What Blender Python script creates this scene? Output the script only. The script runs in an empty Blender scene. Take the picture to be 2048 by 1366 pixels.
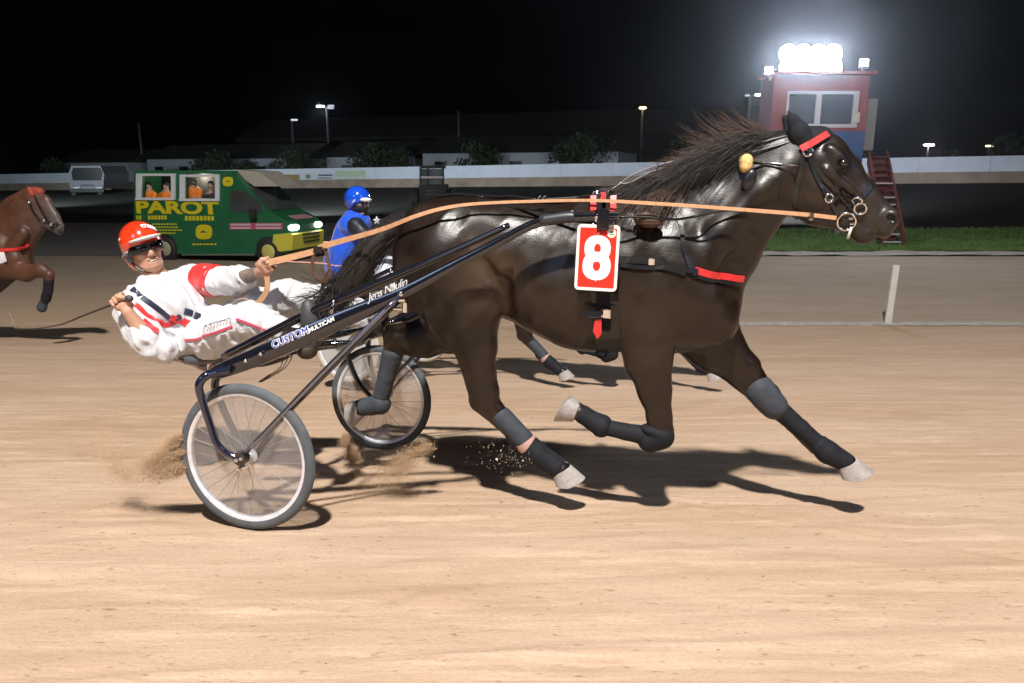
import bpy, bmesh, math, random
import numpy as np
from mathutils import Vector, Matrix
from mathutils.bvhtree import BVHTree
random.seed(7); RNG = np.random.default_rng(7)
SC = bpy.context.scene; COL = SC.collection
# ---------------------------------------------------------------- camera
CZ = 2.7; FPX = 1480.0; PITCH = math.atan(338/1480.0)
cam_d = bpy.data.cameras.new('camera'); cam = bpy.data.objects.new('camera', cam_d); COL.objects.link(cam)
cam_d.sensor_width = 36; cam_d.lens = 36*FPX/2048; cam_d.clip_start = .05; cam_d.clip_end = 3000
cam.location = (0, 0, CZ); cam.rotation_euler = (math.pi/2-PITCH, 0, 0); SC.camera = cam
# ---------------------------------------------------------------- night sky
world = bpy.data.worlds.new('World'); SC.world = world; world.use_nodes = True
wn = world.node_tree.nodes; wl = world.node_tree.links
sky = wn.new('ShaderNodeTexSky'); sky.sky_type = 'NISHITA'; sky.sun_disc = False
sky.sun_elevation = math.radians(-6.0); sky.sun_rotation = math.radians(200)
wn['Background'].inputs['Strength'].default_value = 0.05
wl.new(sky.outputs['Color'], wn['Background'].inputs['Color'])
# ---------------------------------------------------------------- flood lights of the track
def spot(name, loc, target, power, color, size, angle=120, blend=.6):
    d = bpy.data.lights.new(name, 'SPOT'); o = bpy.data.objects.new(name, d); COL.objects.link(o)
    d.energy = power; d.color = color; d.shadow_soft_size = size; d.spot_size = math.radians(angle); d.spot_blend = blend
    o.location = loc
    o.rotation_euler = (Vector(target)-Vector(loc)).to_track_quat('-Z', 'Y').to_euler()
    return o
spot('mast_floodlight', (-1.0, -4.6, 16.2), (.6, 6, 1), 23500, (1, .955, .90), .36)
spot('mast_floodlight', (-9, -7, 10), (0, 5, 1), 1000, (.52, .68, 1), 2.0)
spot('mast_floodlight', (10, -7, 10), (2, 5, 1), 1000, (.52, .68, 1), 2.0)
spot('wall_floodlight', (-40, 56, 3.4), (-42, 82, 2.6), 8200, (.8, .92, 1), .4, 150)
spot('wall_floodlight', (-14, 46, 3.6), (-16, 72, 2.8), 8200, (.82, .92, 1), .4, 150)
spot('wall_floodlight', (14, 38, 4), (16, 60, 3), 7500, (.84, .88, 1), .4, 150)
SC.view_settings.view_transform = 'Standard'; SC.view_settings.look = 'None'
SC.view_settings.exposure = 0; SC.view_settings.gamma = 1; SC.view_settings.use_curve_mapping = False
SC.cycles.max_bounces = 6; SC.cycles.transparent_max_bounces = 12
SC.cycles.use_denoising = True; SC.cycles.sample_clamp_indirect = 6

# ---------------------------------------------------------------- geometry of the place
YAW = math.radians(14.44)
H2 = np.array([math.cos(YAW), -math.sin(YAW)]); N2 = np.array([math.sin(YAW), math.cos(YAW)])
M2 = np.array([-1.0375, 3.908])
class Frame:
    """vertical frame: s along heading, t away from the camera side, z up (world)"""
    def __init__(self, m, yaw, sc=1.0):
        self.m = np.array(m, float); self.yaw = yaw; self.k = sc
        self.h = np.array([math.cos(yaw), -math.sin(yaw)]); self.n = np.array([math.sin(yaw), math.cos(yaw)])
    def px(self, x, y, t):
        r = (x-1024)/FPX; u = (683-y)/FPX; cp, sp = math.cos(PITCH), math.sin(PITCH)
        d = np.array([r, cp+u*sp, -sp+u*cp])
        lam = (self.m @ self.n + t)/(d[:2] @ self.n)
        P = d*lam
        return np.array([(P[:2]-self.m) @ self.h, t, P[2]+CZ]), lam
    def P(self, x, y, t): return self.px(x, y, t)[0]
    def R(self, rp, x, y, t): return rp*self.px(x, y, t)[1]/FPX
    def world(self, p):
        p = np.asarray(p, float); w = np.empty_like(p)
        w[..., :2] = self.m+p[..., :1]*self.h+p[..., 1:2]*self.n; w[..., 2] = p[..., 2]
        return w
    def local(self, w):
        w = np.asarray(w, float); q = np.empty_like(w)
        q[..., 0] = (w[..., :2]-self.m) @ self.h; q[..., 1] = (w[..., :2]-self.m) @ self.n; q[..., 2] = w[..., 2]
        return q
F1 = Frame(M2, YAW)
def unproj(x, y, depth):
    """pixel -> world point whose world-y equals depth"""
    r = (x-1024)/FPX; u = (683-y)/FPX; cp, sp = math.cos(PITCH), math.sin(PITCH)
    d = np.array([r, cp+u*sp, -sp+u*cp]); p = d*(depth/d[1]); p[2] += CZ
    return p
def sst(a, b, x):
    x = np.clip((x-a)/(b-a), 0, 1); return x*x*(3-2*x)
def wall_y(x): return 50+(34.6-x)*.375
def ground_z(x, y):
    x = np.asarray(x, float); y = np.asarray(y, float)
    z = np.maximum(1.421-.1087*np.maximum(y, -1.5), 0)
    yw = wall_y(x)
    zw = .73+(x+58.8)/93.4*1.33; zw = np.clip(zw, .2, 3)
    z = z+zw*sst(0, 1, (y-(yw-20))/20)
    return z
def gz(x, y): return float(ground_z(x, y))

# ---------------------------------------------------------------- object helpers
def tag(o, label=None, cat=None, group=None, kind=None):
    if label: o['label'] = label
    if cat: o['category'] = cat
    if group: o['group'] = group
    if kind: o['kind'] = kind
    return o
def empty(name, loc=(0, 0, 0), rz=0, label=None, cat=None, group=None):
    o = bpy.data.objects.new(name, None); COL.objects.link(o); o.location = loc; o.rotation_euler = (0, 0, rz)
    o.empty_display_size = .2
    return tag(o, label, cat, group)
def link(name, me, mat=None, parent=None, smooth=True, loc=None):
    o = bpy.data.objects.new(name, me); COL.objects.link(o)
    if mat is not None:
        me.materials.clear()
        for m in (mat if isinstance(mat, (list, tuple)) else [mat]): me.materials.append(m)
    if parent is not None: o.parent = parent
    if loc is not None: o.location = loc
    if smooth and me.polygons: me.polygons.foreach_set('use_smooth', [True]*len(me.polygons))
    return o
def mesh(name, v, f):
    me = bpy.data.meshes.new(name); v = np.asarray(v, float)
    me.from_pydata(v.tolist(), [], f.tolist() if isinstance(f, np.ndarray) else f); me.update(); return me
class MB:
    """collects simple shapes into one mesh"""
    def __init__(self): self.v = []; self.f = []
    def add(self, v, f):
        n = len(self.v); self.v += [tuple(map(float, p)) for p in v]; self.f += [tuple(int(i)+n for i in q) for q in f]; return self
    def box(self, c, s, rz=0, bev=0):
        x, y, z = [q/2 for q in s]; cr, sr = math.cos(rz), math.sin(rz); vs = []
        if bev <= 0:
            for dz in (-z, z):
                for dx, dy in ((-x, -y), (x, -y), (x, y), (-x, y)):
                    vs.append((c[0]+dx*cr-dy*sr, c[1]+dx*sr+dy*cr, c[2]+dz))
            return self.add(vs, [(3, 2, 1, 0), (4, 5, 6, 7), (0, 1, 5, 4), (1, 2, 6, 5), (2, 3, 7, 6), (3, 0, 4, 7)])
        b = min(bev, x*.9, y*.9, z*.9); rings = []
        for dz, ins in ((-z, b), (-z+b, 0), (z-b, 0), (z, b)):
            xi, yi = x-ins, y-ins
            for dx, dy in ((-xi+b, -yi), (xi-b, -yi), (xi, -yi+b), (xi, yi-b), (xi-b, yi), (-xi+b, yi), (-xi, yi-b), (-xi, -yi+b)):
                vs.append((c[0]+dx*cr-dy*sr, c[1]+dx*sr+dy*cr, c[2]+dz))
        fs = [tuple(range(7, -1, -1)), tuple(range(24, 32))]
        for r in range(3):
            for i in range(8): fs.append((r*8+i, r*8+(i+1) % 8, r*8+8+(i+1) % 8, r*8+8+i))
        return self.add(vs, fs)
    def prism(self, pts, d):
        """pts: list of 3d points of a planar polygon, d: extrusion vector"""
        n = len(pts); d = np.array(d, float); a = [np.array(p, float) for p in pts]
        vs = a+[p+d for p in a]
        fs = [tuple(range(n-1, -1, -1)), tuple(range(n, 2*n))]+[(i, (i+1) % n, n+(i+1) % n, n+i) for i in range(n)]
        return self.add(vs, fs)
    def tube(self, pts, r, n=8, caps=True, sq=1.0):
        pts = [np.array(p, float) for p in pts]; R = r if hasattr(r, '__len__') else [r]*len(pts)
        vs = []; up = np.array([0, 0, 1.]); prev = None
        for i, p in enumerate(pts):
            a = pts[max(i-1, 0)]; b = pts[min(i+1, len(pts)-1)]; d = b-a; d /= (np.linalg.norm(d)+1e-9)
            if prev is None:
                u = np.cross(d, up)
                if np.linalg.norm(u) < .1: u = np.cross(d, [1, 0, 0])
            else: u = prev-d*(prev@d)
            u /= np.linalg.norm(u); prev = u; w = np.cross(d, u)
            for k in range(n):
                t = 2*math.pi*k/n; vs.append(p+R[i]*(math.cos(t)*u+sq*math.sin(t)*w))
        m = len(pts); fs = []
        for i in range(m-1):
            for k in range(n): fs.append((i*n+k, i*n+(k+1) % n, (i+1)*n+(k+1) % n, (i+1)*n+k))
        if caps: fs += [tuple(range(n-1, -1, -1)), tuple(range((m-1)*n, m*n))]
        return self.add(vs, fs)
    def lathe(self, c, axis, prof, n=32):
        """prof: list (radius, along axis); closed ends when radius 0"""
        ax = np.array(axis, float); ax /= np.linalg.norm(ax); u = np.cross(ax, [0, 0, 1.])
        if np.linalg.norm(u) < .1: u = np.cross(ax, [1, 0, 0])
        u /= np.linalg.norm(u); w = np.cross(ax, u); c = np.array(c, float); vs = []
        for r, a in prof:
            for k in range(n):
                t = 2*math.pi*k/n; vs.append(c+ax*a+r*(math.cos(t)*u+math.sin(t)*w))
        fs = []
        for i in range(len(prof)-1):
            for k in range(n): fs.append((i*n+k, i*n+(k+1) % n, (i+1)*n+(k+1) % n, (i+1)*n+k))
        return self.add(vs, fs)
    def sphere(self, c, r, n=12, m=8, sc=(1, 1, 1)):
        vs = []; fs = []
        for i in range(m+1):
            a = math.pi*i/m
            for k in range(n):
                t = 2*math.pi*k/n; vs.append((c[0]+r*sc[0]*math.sin(a)*math.cos(t), c[1]+r*sc[1]*math.sin(a)*math.sin(t), c[2]+r*sc[2]*math.cos(a)))
        for i in range(m):
            for k in range(n): fs.append((i*n+k, (i+1)*n+k, (i+1)*n+(k+1) % n, i*n+(k+1) % n))
        return self.add(vs, fs)
    def strap(self, pts, nor, w, th=.004):
        """flat belt along pts, lying on a surface with normals nor"""
        pts = [np.array(p, float) for p in pts]; vs = []; W = w if hasattr(w, '__len__') else [w]*len(pts)
        for i, p in enumerate(pts):
            d = pts[min(i+1, len(pts)-1)]-pts[max(i-1, 0)]; d /= (np.linalg.norm(d)+1e-9)
            n = np.array(nor[i], float); n = n-d*(n@d); n /= (np.linalg.norm(n)+1e-9); b = np.cross(d, n)
            for s, q in ((-1, 0), (1, 0), (1, 1), (-1, 1)): vs.append(p+b*s*W[i]/2+n*q*th)
        fs = []
        for i in range(len(pts)-1):
            for k in range(4): fs.append((i*4+k, i*4+(k+1) % 4, i*4+4+(k+1) % 4, i*4+4+k))
        fs += [(3, 2, 1, 0), tuple((len(pts)-1)*4+k for k in range(4))]
        return self.add(vs, fs)
    def build(self, name, mat, parent=None, smooth=False, off=None):
        v = np.array(self.v)
        if off is not None: v = v-np.array(off)
        me = mesh(name, v, self.f); bm = bmesh.new(); bm.from_mesh(me); bmesh.ops.recalc_face_normals(bm, faces=bm.faces); bm.to_mesh(me); bm.free()
        o = link(name, me, mat, parent, smooth=smooth)
        if smooth == 'auto':
            try: me.set_sharp_from_angle(angle=math.radians(38))
            except Exception: pass
        return o
def smooth_path(pts, n=8):
    """Catmull-Rom through points"""
    P = [np.array(p, float) for p in pts]; P = [2*P[0]-P[1]]+P+[2*P[-1]-P[-2]]; out = []
    for i in range(1, len(P)-2):
        for k in range(n):
            t = k/n; out.append(.5*((2*P[i])+(-P[i-1]+P[i+1])*t+(2*P[i-1]-5*P[i]+4*P[i+1]-P[i+2])*t*t+(-P[i-1]+3*P[i]-3*P[i+1]+P[i+2])*t**3))
    out.append(P[-2]); return out

# ---------------------------------------------------------------- materials
def mat(name, col, rough=.6, metal=0, spec=.5, coat=0, coat_r=.1, noise=None, bump=None, sheen=0, vcol=None, trans=0, alpha=1, emit=None, es=0, vary=.25):
    m = bpy.data.materials.new(name); m.use_nodes = True; N = m.node_tree.nodes; L = m.node_tree.links; b = N['Principled BSDF']
    b.inputs['Base Color'].default_value = (*col, 1); b.inputs['Roughness'].default_value = rough; b.inputs['Metallic'].default_value = metal
    b.inputs['Specular IOR Level'].default_value = spec; b.inputs['Coat Weight'].default_value = coat; b.inputs['Coat Roughness'].default_value = coat_r
    b.inputs['Sheen Weight'].default_value = sheen; b.inputs['Transmission Weight'].default_value = trans; b.inputs['Alpha'].default_value = alpha
    if emit: b.inputs['Emission Color'].default_value = (*emit, 1); b.inputs['Emission Strength'].default_value = es
    src = None
    tc = N.new('ShaderNodeTexCoord')
    if vcol:
        a = N.new('ShaderNodeVertexColor'); a.layer_name = vcol; src = a.outputs['Color']
    if noise:
        n = N.new('ShaderNodeTexNoise'); n.inputs['Scale'].default_value = noise; n.inputs['Detail'].default_value = 6; n.inputs['Roughness'].default_value = .6
        L.new(tc.outputs['Object'], n.inputs['Vector'])
        mr = N.new('ShaderNodeMapRange'); mr.inputs[1].default_value = .3; mr.inputs[2].default_value = .7; mr.inputs[3].default_value = 1-vary; mr.inputs[4].default_value = 1+vary
        L.new(n.outputs['Fac'], mr.inputs[0])
        mx = N.new('ShaderNodeMix'); mx.data_type = 'RGBA'; mx.blend_type = 'MULTIPLY'; mx.inputs[0].default_value = 1
        if src: L.new(src, mx.inputs[6])
        else: mx.inputs[6].default_value = (*col, 1)
        L.new(mr.outputs[0], mx.inputs[7]); src = mx.outputs[2]
        mr2 = N.new('ShaderNodeMapRange'); mr2.inputs[1].default_value = .3; mr2.inputs[2].default_value = .7; mr2.inputs[3].default_value = max(rough-.08, 0); mr2.inputs[4].default_value = min(rough+.1, 1)
        L.new(n.outputs['Fac'], mr2.inputs[0]); L.new(mr2.outputs[0], b.inputs['Roughness'])
    if src: L.new(src, b.inputs['Base Color'])
    if bump:
        n = N.new('ShaderNodeTexNoise'); n.inputs['Scale'].default_value = bump[0]; n.inputs['Detail'].default_value = 5
        mp = N.new('ShaderNodeMapping'); mp.inputs['Scale'].default_value = bump[2] if len(bump) > 2 else (1, 1, 1)
        L.new(tc.outputs['Object'], mp.inputs['Vector']); L.new(mp.outputs[0], n.inputs['Vector'])
        bp = N.new('ShaderNodeBump'); bp.inputs['Strength'].default_value = 1; bp.inputs['Distance'].default_value = bump[1]
        L.new(n.outputs['Fac'], bp.inputs['Height']); L.new(bp.outputs[0], b.inputs['Normal'])
    return m

# ---------------------------------------------------------------- signed distance modelling
def vnoise(P, sc, seed=0):
    """value noise -1..1 on points (n,3)"""
    Q = P*sc; I = np.floor(Q).astype(np.int64); Fr = Q-I; Fr = Fr*Fr*(3-2*Fr); out = 0
    def h(i, j, k):
        n = (i*374761393+j*668265263+k*2147483647+seed*144665) & 0xffffffff
        n = ((n ^ (n >> 13))*1274126177) & 0xffffffff
        return ((n ^ (n >> 16)) & 0xffff)/32767.5-1
    for a in (0, 1):
        for b in (0, 1):
            for c in (0, 1):
                w = (Fr[:, 0] if a else 1-Fr[:, 0])*(Fr[:, 1] if b else 1-Fr[:, 1])*(Fr[:, 2] if c else 1-Fr[:, 2])
                out = out+w*h(I[:, 0]+a, I[:, 1]+b, I[:, 2]+c)
    return out
class SDF:
    def __init__(self): self.ops = []
    def cone(self, a, b, ra, rb, k=.02, q=1.0, op='u'):
        self.ops.append(('cone', np.array(a, float), np.array(b, float), ra, rb, q, k, op)); return self
    def chain(self, pts, k=.02, q=1.0, op='u'):
        for (a, ra), (b, rb) in zip(pts[:-1], pts[1:]): self.cone(a, b, ra, rb, k, q, op)
        return self
    def ell(self, c, r, ang=0, k=.03, op='u', rot=None):
        """ang: rotation in the s-z plane (radians, positive lifts +s end)"""
        R = np.eye(3)
        if rot is not None: R = np.array(rot, float)
        elif ang: ca, sa = math.cos(ang), math.sin(ang); R = np.array([[ca, 0, sa], [0, 1, 0], [-sa, 0, ca]])
        self.ops.append(('ell', np.array(c, float), np.array(r, float), R, k, op)); return self
    def half(self, p, n, k=.004):
        """keep only the side away from n (intersection with half space)"""
        n = np.array(n, float); self.ops.append(('half', np.array(p, float), n/np.linalg.norm(n), k)); return self
    def eval(self, X, Y, Z, op):
        if op[0] == 'cone':
            _, a, b, ra, rb, q, k, _o = op; ba = b-a; ba2 = ba.copy(); ba2[1] /= q
            px, py, pz = X-a[0], (Y-a[1])/q, Z-a[2]
            L2 = ba2@ba2+1e-12; h = np.clip((px*ba2[0]+py*ba2[1]+pz*ba2[2])/L2, 0, 1)
            d = np.sqrt((px-h*ba2[0])**2+(py-h*ba2[1])**2+(pz-h*ba2[2])**2)-(ra+(rb-ra)*h)
            return d*min(1, q) if q < 1 else d
        _, c, r, R, k, _o = op; px, py, pz = X-c[0], Y-c[1], Z-c[2]
        u = px*R[0, 0]+py*R[0, 1]+pz*R[0, 2]; v = px*R[1, 0]+py*R[1, 1]+pz*R[1, 2]; w = px*R[2, 0]+py*R[2, 1]+pz*R[2, 2]
        k0 = np.sqrt((u/r[0])**2+(v/r[1])**2+(w/r[2])**2); k1 = np.sqrt((u/r[0]**2)**2+(v/r[1]**2)**2+(w/r[2]**2)**2)
        return k0*(k0-1)/(k1+1e-9)
    def mesh(self, h, pad=.03, grow=0.0, smooth=1):
        lo = np.full(3, 1e9); hi = -lo
        for op in self.ops:
            if op[0] == 'half' or op[-1] == 's': continue
            if op[0] == 'cone':
                for p, r in ((op[1], op[3]), (op[2], op[4])):
                    e = np.array([r, r*op[5], r]); lo = np.minimum(lo, p-e); hi = np.maximum(hi, p+e)
            else:
                e = np.sqrt(((op[3].T*op[2])**2).sum(1)); lo = np.minimum(lo, op[1]-e); hi = np.maximum(hi, op[1]+e)
        lo -= pad+grow; hi += pad+grow; n = np.ceil((hi-lo)/h).astype(int)+1
        ax = [lo[i]+h*np.arange(n[i]) for i in range(3)]
        D = np.full(n, .15, np.float32)
        for op in self.ops:
            if op[0] == 'half':
                _, p, nn, k = op
                d = ((ax[0]-p[0])*nn[0])[:, None, None]+((ax[1]-p[1])*nn[1])[None, :, None]+((ax[2]-p[2])*nn[2])[None, None, :]
                D = np.maximum(D, d.astype(np.float32)); continue
            if op[0] == 'cone':
                q = op[5]; ea = np.array([op[3], op[3]*max(q, 1), op[3]]); eb = np.array([op[4], op[4]*max(q, 1), op[4]])
                bl = np.minimum(op[1]-ea, op[2]-eb); bh = np.maximum(op[1]+ea, op[2]+eb); k = op[6]
            else:
                e = np.sqrt(((op[3].T*op[2])**2).sum(1)); bl = op[1]-e; bh = op[1]+e; k = op[4]
            m = k+2*h+.01; i0 = np.clip(((bl-m-lo)/h).astype(int), 0, n-1); i1 = np.clip(((bh+m-lo)/h).astype(int)+2, 1, n)
            sl = tuple(slice(i0[i], i1[i]) for i in range(3))
            X = ax[0][sl[0]][:, None, None]; Y = ax[1][sl[1]][None, :, None]; Z = ax[2][sl[2]][None, None, :]
            d = self.eval(X, Y, Z, op); A = D[sl]
            if op[-1] == 'u':
                hh = np.clip(.5+.5*(A-d)/k, 0, 1); D[sl] = A*(1-hh)+d*hh-k*hh*(1-hh)
            else:
                hh = np.clip(.5-.5*(A+d)/k, 0, 1); D[sl] = A*(1-hh)-d*hh+k*hh*(1-hh)
        D = D-grow
        return surface_nets(D, lo, h, smooth)
def surface_nets(D, lo, h, smooth=1):
    S = D < 0; n = D.shape
    c = np.zeros(tuple(k-1 for k in n), np.int8)
    for a in (0, 1):
        for b in (0, 1):
            for e in (0, 1): c += S[a:n[0]-1+a, b:n[1]-1+b, e:n[2]-1+e]
    act = (c > 0) & (c < 8); I = np.argwhere(act); idx = -np.ones(act.shape, np.int64); idx[act] = np.arange(len(I))
    acc = np.zeros((len(I), 3)); cnt = np.zeros(len(I))
    for axis in range(3):
        o = [k for k in range(3) if k != axis]
        for a in (0, 1):
            for b in (0, 1):
                J = I.copy(); J[:, o[0]] += a; J[:, o[1]] += b; K = J.copy(); K[:, axis] += 1
                d0 = D[J[:, 0], J[:, 1], J[:, 2]]; d1 = D[K[:, 0], K[:, 1], K[:, 2]]
                x = (d0 < 0) != (d1 < 0); t = np.where(x, d0/(d0-d1+1e-12), 0)
                P = J.astype(float)-I; P[:, axis] += t; acc[x] += P[x]; cnt[x] += 1
    V = lo+h*(I+acc/cnt[:, None]); F = []
    for axis in range(3):
        o = [(axis+1) % 3, (axis+2) % 3]
        sl0 = [slice(None)]*3; sl1 = [slice(None)]*3; sl0[axis] = slice(0, -1); sl1[axis] = slice(1, None)
        a = S[tuple(sl0)]; b = S[tuple(sl1)]; E = np.argwhere(a != b)
        E = E[(E[:, o[0]] > 0) & (E[:, o[1]] > 0) & (E[:, o[0]] < n[o[0]]-1) & (E[:, o[1]] < n[o[1]]-1)]
        q = []
        for da, db in ((-1, -1), (0, -1), (0, 0), (-1, 0)):
            J = E.copy(); J[:, o[0]] += da; J[:, o[1]] += db; q.append(idx[J[:, 0], J[:, 1], J[:, 2]])
        q = np.stack(q, 1); fl = a[E[:, 0], E[:, 1], E[:, 2]]; q[~fl] = q[~fl][:, ::-1]; F.append(q)
    F = np.concatenate(F); F = F[(F >= 0).all(1)]
    for _ in range(smooth):
        s = np.zeros_like(V); k = np.zeros(len(V))
        for i in range(4):
            np.add.at(s, F[:, i], V[F[:, (i+1) % 4]]); np.add.at(s, F[:, (i+1) % 4], V[F[:, i]])
            np.add.at(k, F[:, i], 1); np.add.at(k, F[:, (i+1) % 4], 1)
        V = .5*V+.5*s/np.maximum(k, 1)[:, None]
    return V, F
def vnormals(V, F):
    n = np.cross(V[F[:, 2]]-V[F[:, 0]], V[F[:, 3]]-V[F[:, 1]]); N = np.zeros_like(V)
    for i in range(4): np.add.at(N, F[:, i], n)
    return N/(np.linalg.norm(N, axis=1)[:, None]+1e-12)
def vcolor(me, cols, name='tint'):
    a = me.color_attributes.new(name, 'FLOAT_COLOR', 'POINT'); c = np.ones((len(me.vertices), 4), np.float32); c[:, :3] = cols
    a.data.foreach_set('color', c.ravel())
# ================================================================ THE SETTING
def sand_mat(name, col, col2, dark, streak=1.0, bumpd=.01, pits=True):
    m = bpy.data.materials.new(name); m.use_nodes = True; N = m.node_tree.nodes; L = m.node_tree.links; b = N['Principled BSDF']
    b.inputs['Roughness'].default_value = .95; b.inputs['Specular IOR Level'].default_value = .15
    tc = N.new('ShaderNodeTexCoord')
    def mapn(sc, rot, scale, det=5, rough=.6, dist=0):
        mp = N.new('ShaderNodeMapping'); mp.inputs['Scale'].default_value = sc; mp.inputs['Rotation'].default_value = (0, 0, rot)
        n = N.new('ShaderNodeTexNoise'); n.inputs['Scale'].default_value = scale; n.inputs['Detail'].default_value = det; n.inputs['Roughness'].default_value = rough; n.inputs['Distortion'].default_value = dist
        L.new(tc.outputs['Object'], mp.inputs[0]); L.new(mp.outputs[0], n.inputs['Vector']); return n.outputs['Fac']
    def ramp(src, a, b_, ca, cb):
        r = N.new('ShaderNodeMapRange'); r.inputs[1].default_value = a; r.inputs[2].default_value = b_; r.inputs[3].default_value = ca; r.inputs[4].default_value = cb
        L.new(src, r.inputs[0]); return r.outputs[0]
    def mix(f, a, b_, bt='MIX'):
        x = N.new('ShaderNodeMix'); x.data_type = 'RGBA'; x.blend_type = bt
        for i, s in ((0, f), (6, a), (7, b_)):
            if isinstance(s, (float, int)): x.inputs[i].default_value = s
            elif isinstance(s, tuple): x.inputs[i].default_value = (*s, 1)
            else: L.new(s, x.inputs[i])
        return x.outputs[2]
    big = mapn((.35, 1.1, 1), .12, 1.0, 4); st = mapn((.8, 11, 1), .07, 1.2, 6, .65); st2 = mapn((.7, 9, 1), -.10, 1.3, 6, .6); fine = mapn((1, 1, 1), 0, 60, 4, .7)
    c = mix(ramp(big, .35, .65, 0, 1), col, col2)
    c = mix(ramp(st, .50, .68, 0, .75*streak), c, tuple(min(1, k*1.32) for k in col))
    c = mix(ramp(st2, .52, .72, 0, .6*streak), c, tuple(k*.77 for k in col2))
    h = mapn((1.6, 5, 1), .14, 9, 3, .6)
    if pits: c = mix(ramp(h, .63, .73, 0, .8), c, dark)
    c = mix(ramp(fine, .35, .7, 0, .22), c, dark)
    L.new(c, b.inputs['Base Color'])
    b1 = N.new('ShaderNodeBump'); b1.inputs['Distance'].default_value = bumpd; L.new(st2, b1.inputs['Height'])
    b2 = N.new('ShaderNodeBump'); b2.inputs['Distance'].default_value = bumpd*.7; b2.invert = True; L.new(h, b2.inputs['Height']); L.new(b1.outputs[0], b2.inputs['Normal'])
    b3 = N.new('ShaderNodeBump'); b3.inputs['Distance'].default_value = .004; L.new(fine, b3.inputs['Height']); L.new(b2.outputs[0], b3.inputs['Normal'])
    L.new(b3.outputs[0], b.inputs['Normal']); return m
M_SAND = sand_mat('sand', (.53, .388, .285), (.455, .31, .205), (.24, .15, .085), .75, .004)
M_ROAD = sand_mat('packed_earth', (.41, .325, .25), (.35, .275, .205), (.12, .09, .07), .7, .008, False)
def blend_road():
    N = M_ROAD.node_tree.nodes; L = M_ROAD.node_tree.links; b = N['Principled BSDF']; src = b.inputs['Base Color'].links[0].from_socket
    tc = N.new('ShaderNodeTexCoord'); sp = N.new('ShaderNodeSeparateXYZ'); L.new(tc.outputs['Object'], sp.inputs[0]); n = N.new('ShaderNodeTexNoise'); n.inputs['Scale'].default_value = .5; mp = N.new('ShaderNodeMapping'); mp.inputs['Scale'].default_value = (.5, 2, 1); L.new(tc.outputs['Object'], mp.inputs[0]); L.new(mp.outputs[0], n.inputs[0])
    def M(op, a, c):
        m = N.new('ShaderNodeMath'); m.operation = op
        for i, q in enumerate((a, c)):
            if isinstance(q, (int, float)): m.inputs[i].default_value = q
            else: L.new(q, m.inputs[i])
        return m.outputs[0]
    ymr = N.new('ShaderNodeMapRange'); ymr.inputs[1].default_value = 13.4; ymr.inputs[2].default_value = 19; ymr.inputs[3].default_value = 1; ymr.inputs[4].default_value = 0; L.new(M('ADD', sp.outputs[1], M('MULTIPLY', M('SUBTRACT', n.outputs['Fac'], .5), 5)), ymr.inputs[0])
    xmr = N.new('ShaderNodeMapRange'); xmr.inputs[1].default_value = 0; xmr.inputs[2].default_value = 5; xmr.inputs[3].default_value = 1; xmr.inputs[4].default_value = .15; L.new(sp.outputs[0], xmr.inputs[0])
    mx = N.new('ShaderNodeMix'); mx.data_type = 'RGBA'; L.new(M('MULTIPLY', ymr.outputs[0], xmr.outputs[0]), mx.inputs[0]); L.new(src, mx.inputs[6]); mx.inputs[7].default_value = (.48, .34, .23, 1); L.new(mx.outputs[2], b.inputs['Base Color'])
blend_road()
M_INF = sand_mat('dark_gravel', (.035, .034, .030), (.025, .024, .021), (.02, .02, .018), .6, .02, False)
M_LIME = mat('lime', (.41, .365, .31), .95, noise=7, vary=.25, bump=(30, .01))
M_GRAVEL = mat('pale_gravel', (.40, .36, .31), .95, noise=3, vary=.3, bump=(25, .03))

def patch(name, xs, ys, m, dz=0, zf=None, label=None):
    X, Y = np.meshgrid(xs, ys); Z = ground_z(X, Y)+dz
    if zf is not None: Z = Z+zf(X, Y)
    V = np.stack([X, Y, Z], -1).reshape(-1, 3); nx, ny = len(xs), len(ys); i = np.arange(ny-1)[:, None]*nx+np.arange(nx-1)[None]
    F = np.stack([i, i+1, i+nx+1, i+nx], -1).reshape(-1, 4)
    o = link(name, mesh(name, V, F), m); return tag(o, kind='structure')
def bumps(X, Y):
    P = np.stack([X.ravel(), Y.ravel(), 0*X.ravel()], -1); R = np.array([[.99, -.12, 0], [.12, .99, 0], [0, 0, 1]]); Q = P@R
    n = vnoise(Q*[1, 1.6, 1], .7, 1)*.007+vnoise(Q*[1.1, 1.8, 1], 2.3, 2)*.0022+vnoise(Q*[1.3, 1.7, 1], 7, 3)*.0025+vnoise(Q*[1, 1.4, 1], 19, 6)*.0015
    for a, c0, w in ((.13, 2.55, .03), (.12, 2.05, .03), (.02, 1.5, .04), (.17, 3.3, .03), (-.55, 4.0, .03), (.09, 1.75, .025)):
        d = (Y.ravel()-c0-a*X.ravel()-.05*np.sin(X.ravel()*.8+c0))/w; n += .006*np.exp(-d*d)-.005*np.exp(-(d-1.6)**2)
    k = vnoise(Q*[1.3, 3.2, 1], 6.5, 5); n -= .022*np.clip(k-.62, 0, 1)
    k = vnoise(Q*[1, 2.2, 1], 3.1, 9); n += .03*np.clip(k-.5, 0, 1)
    return n.reshape(X.shape)
def rng(a, b, s): return np.linspace(a, b, max(2, int(round((b-a)/s))+1))
xs = np.concatenate([-np.geomspace(300, 5.2, 40), rng(-5, 6, .028), np.geomspace(6.2, 300, 40)])
ys = np.concatenate([rng(-40, 1, 2.5), rng(1.03, 6, .028), rng(6.06, 13.42, .09)])
patch('race_track', xs, ys, M_SAND, zf=bumps)
xr = np.concatenate([-np.geomspace(300, 12, 30), rng(-11.5, 14, .12), np.geomspace(15, 300, 30)])
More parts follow.
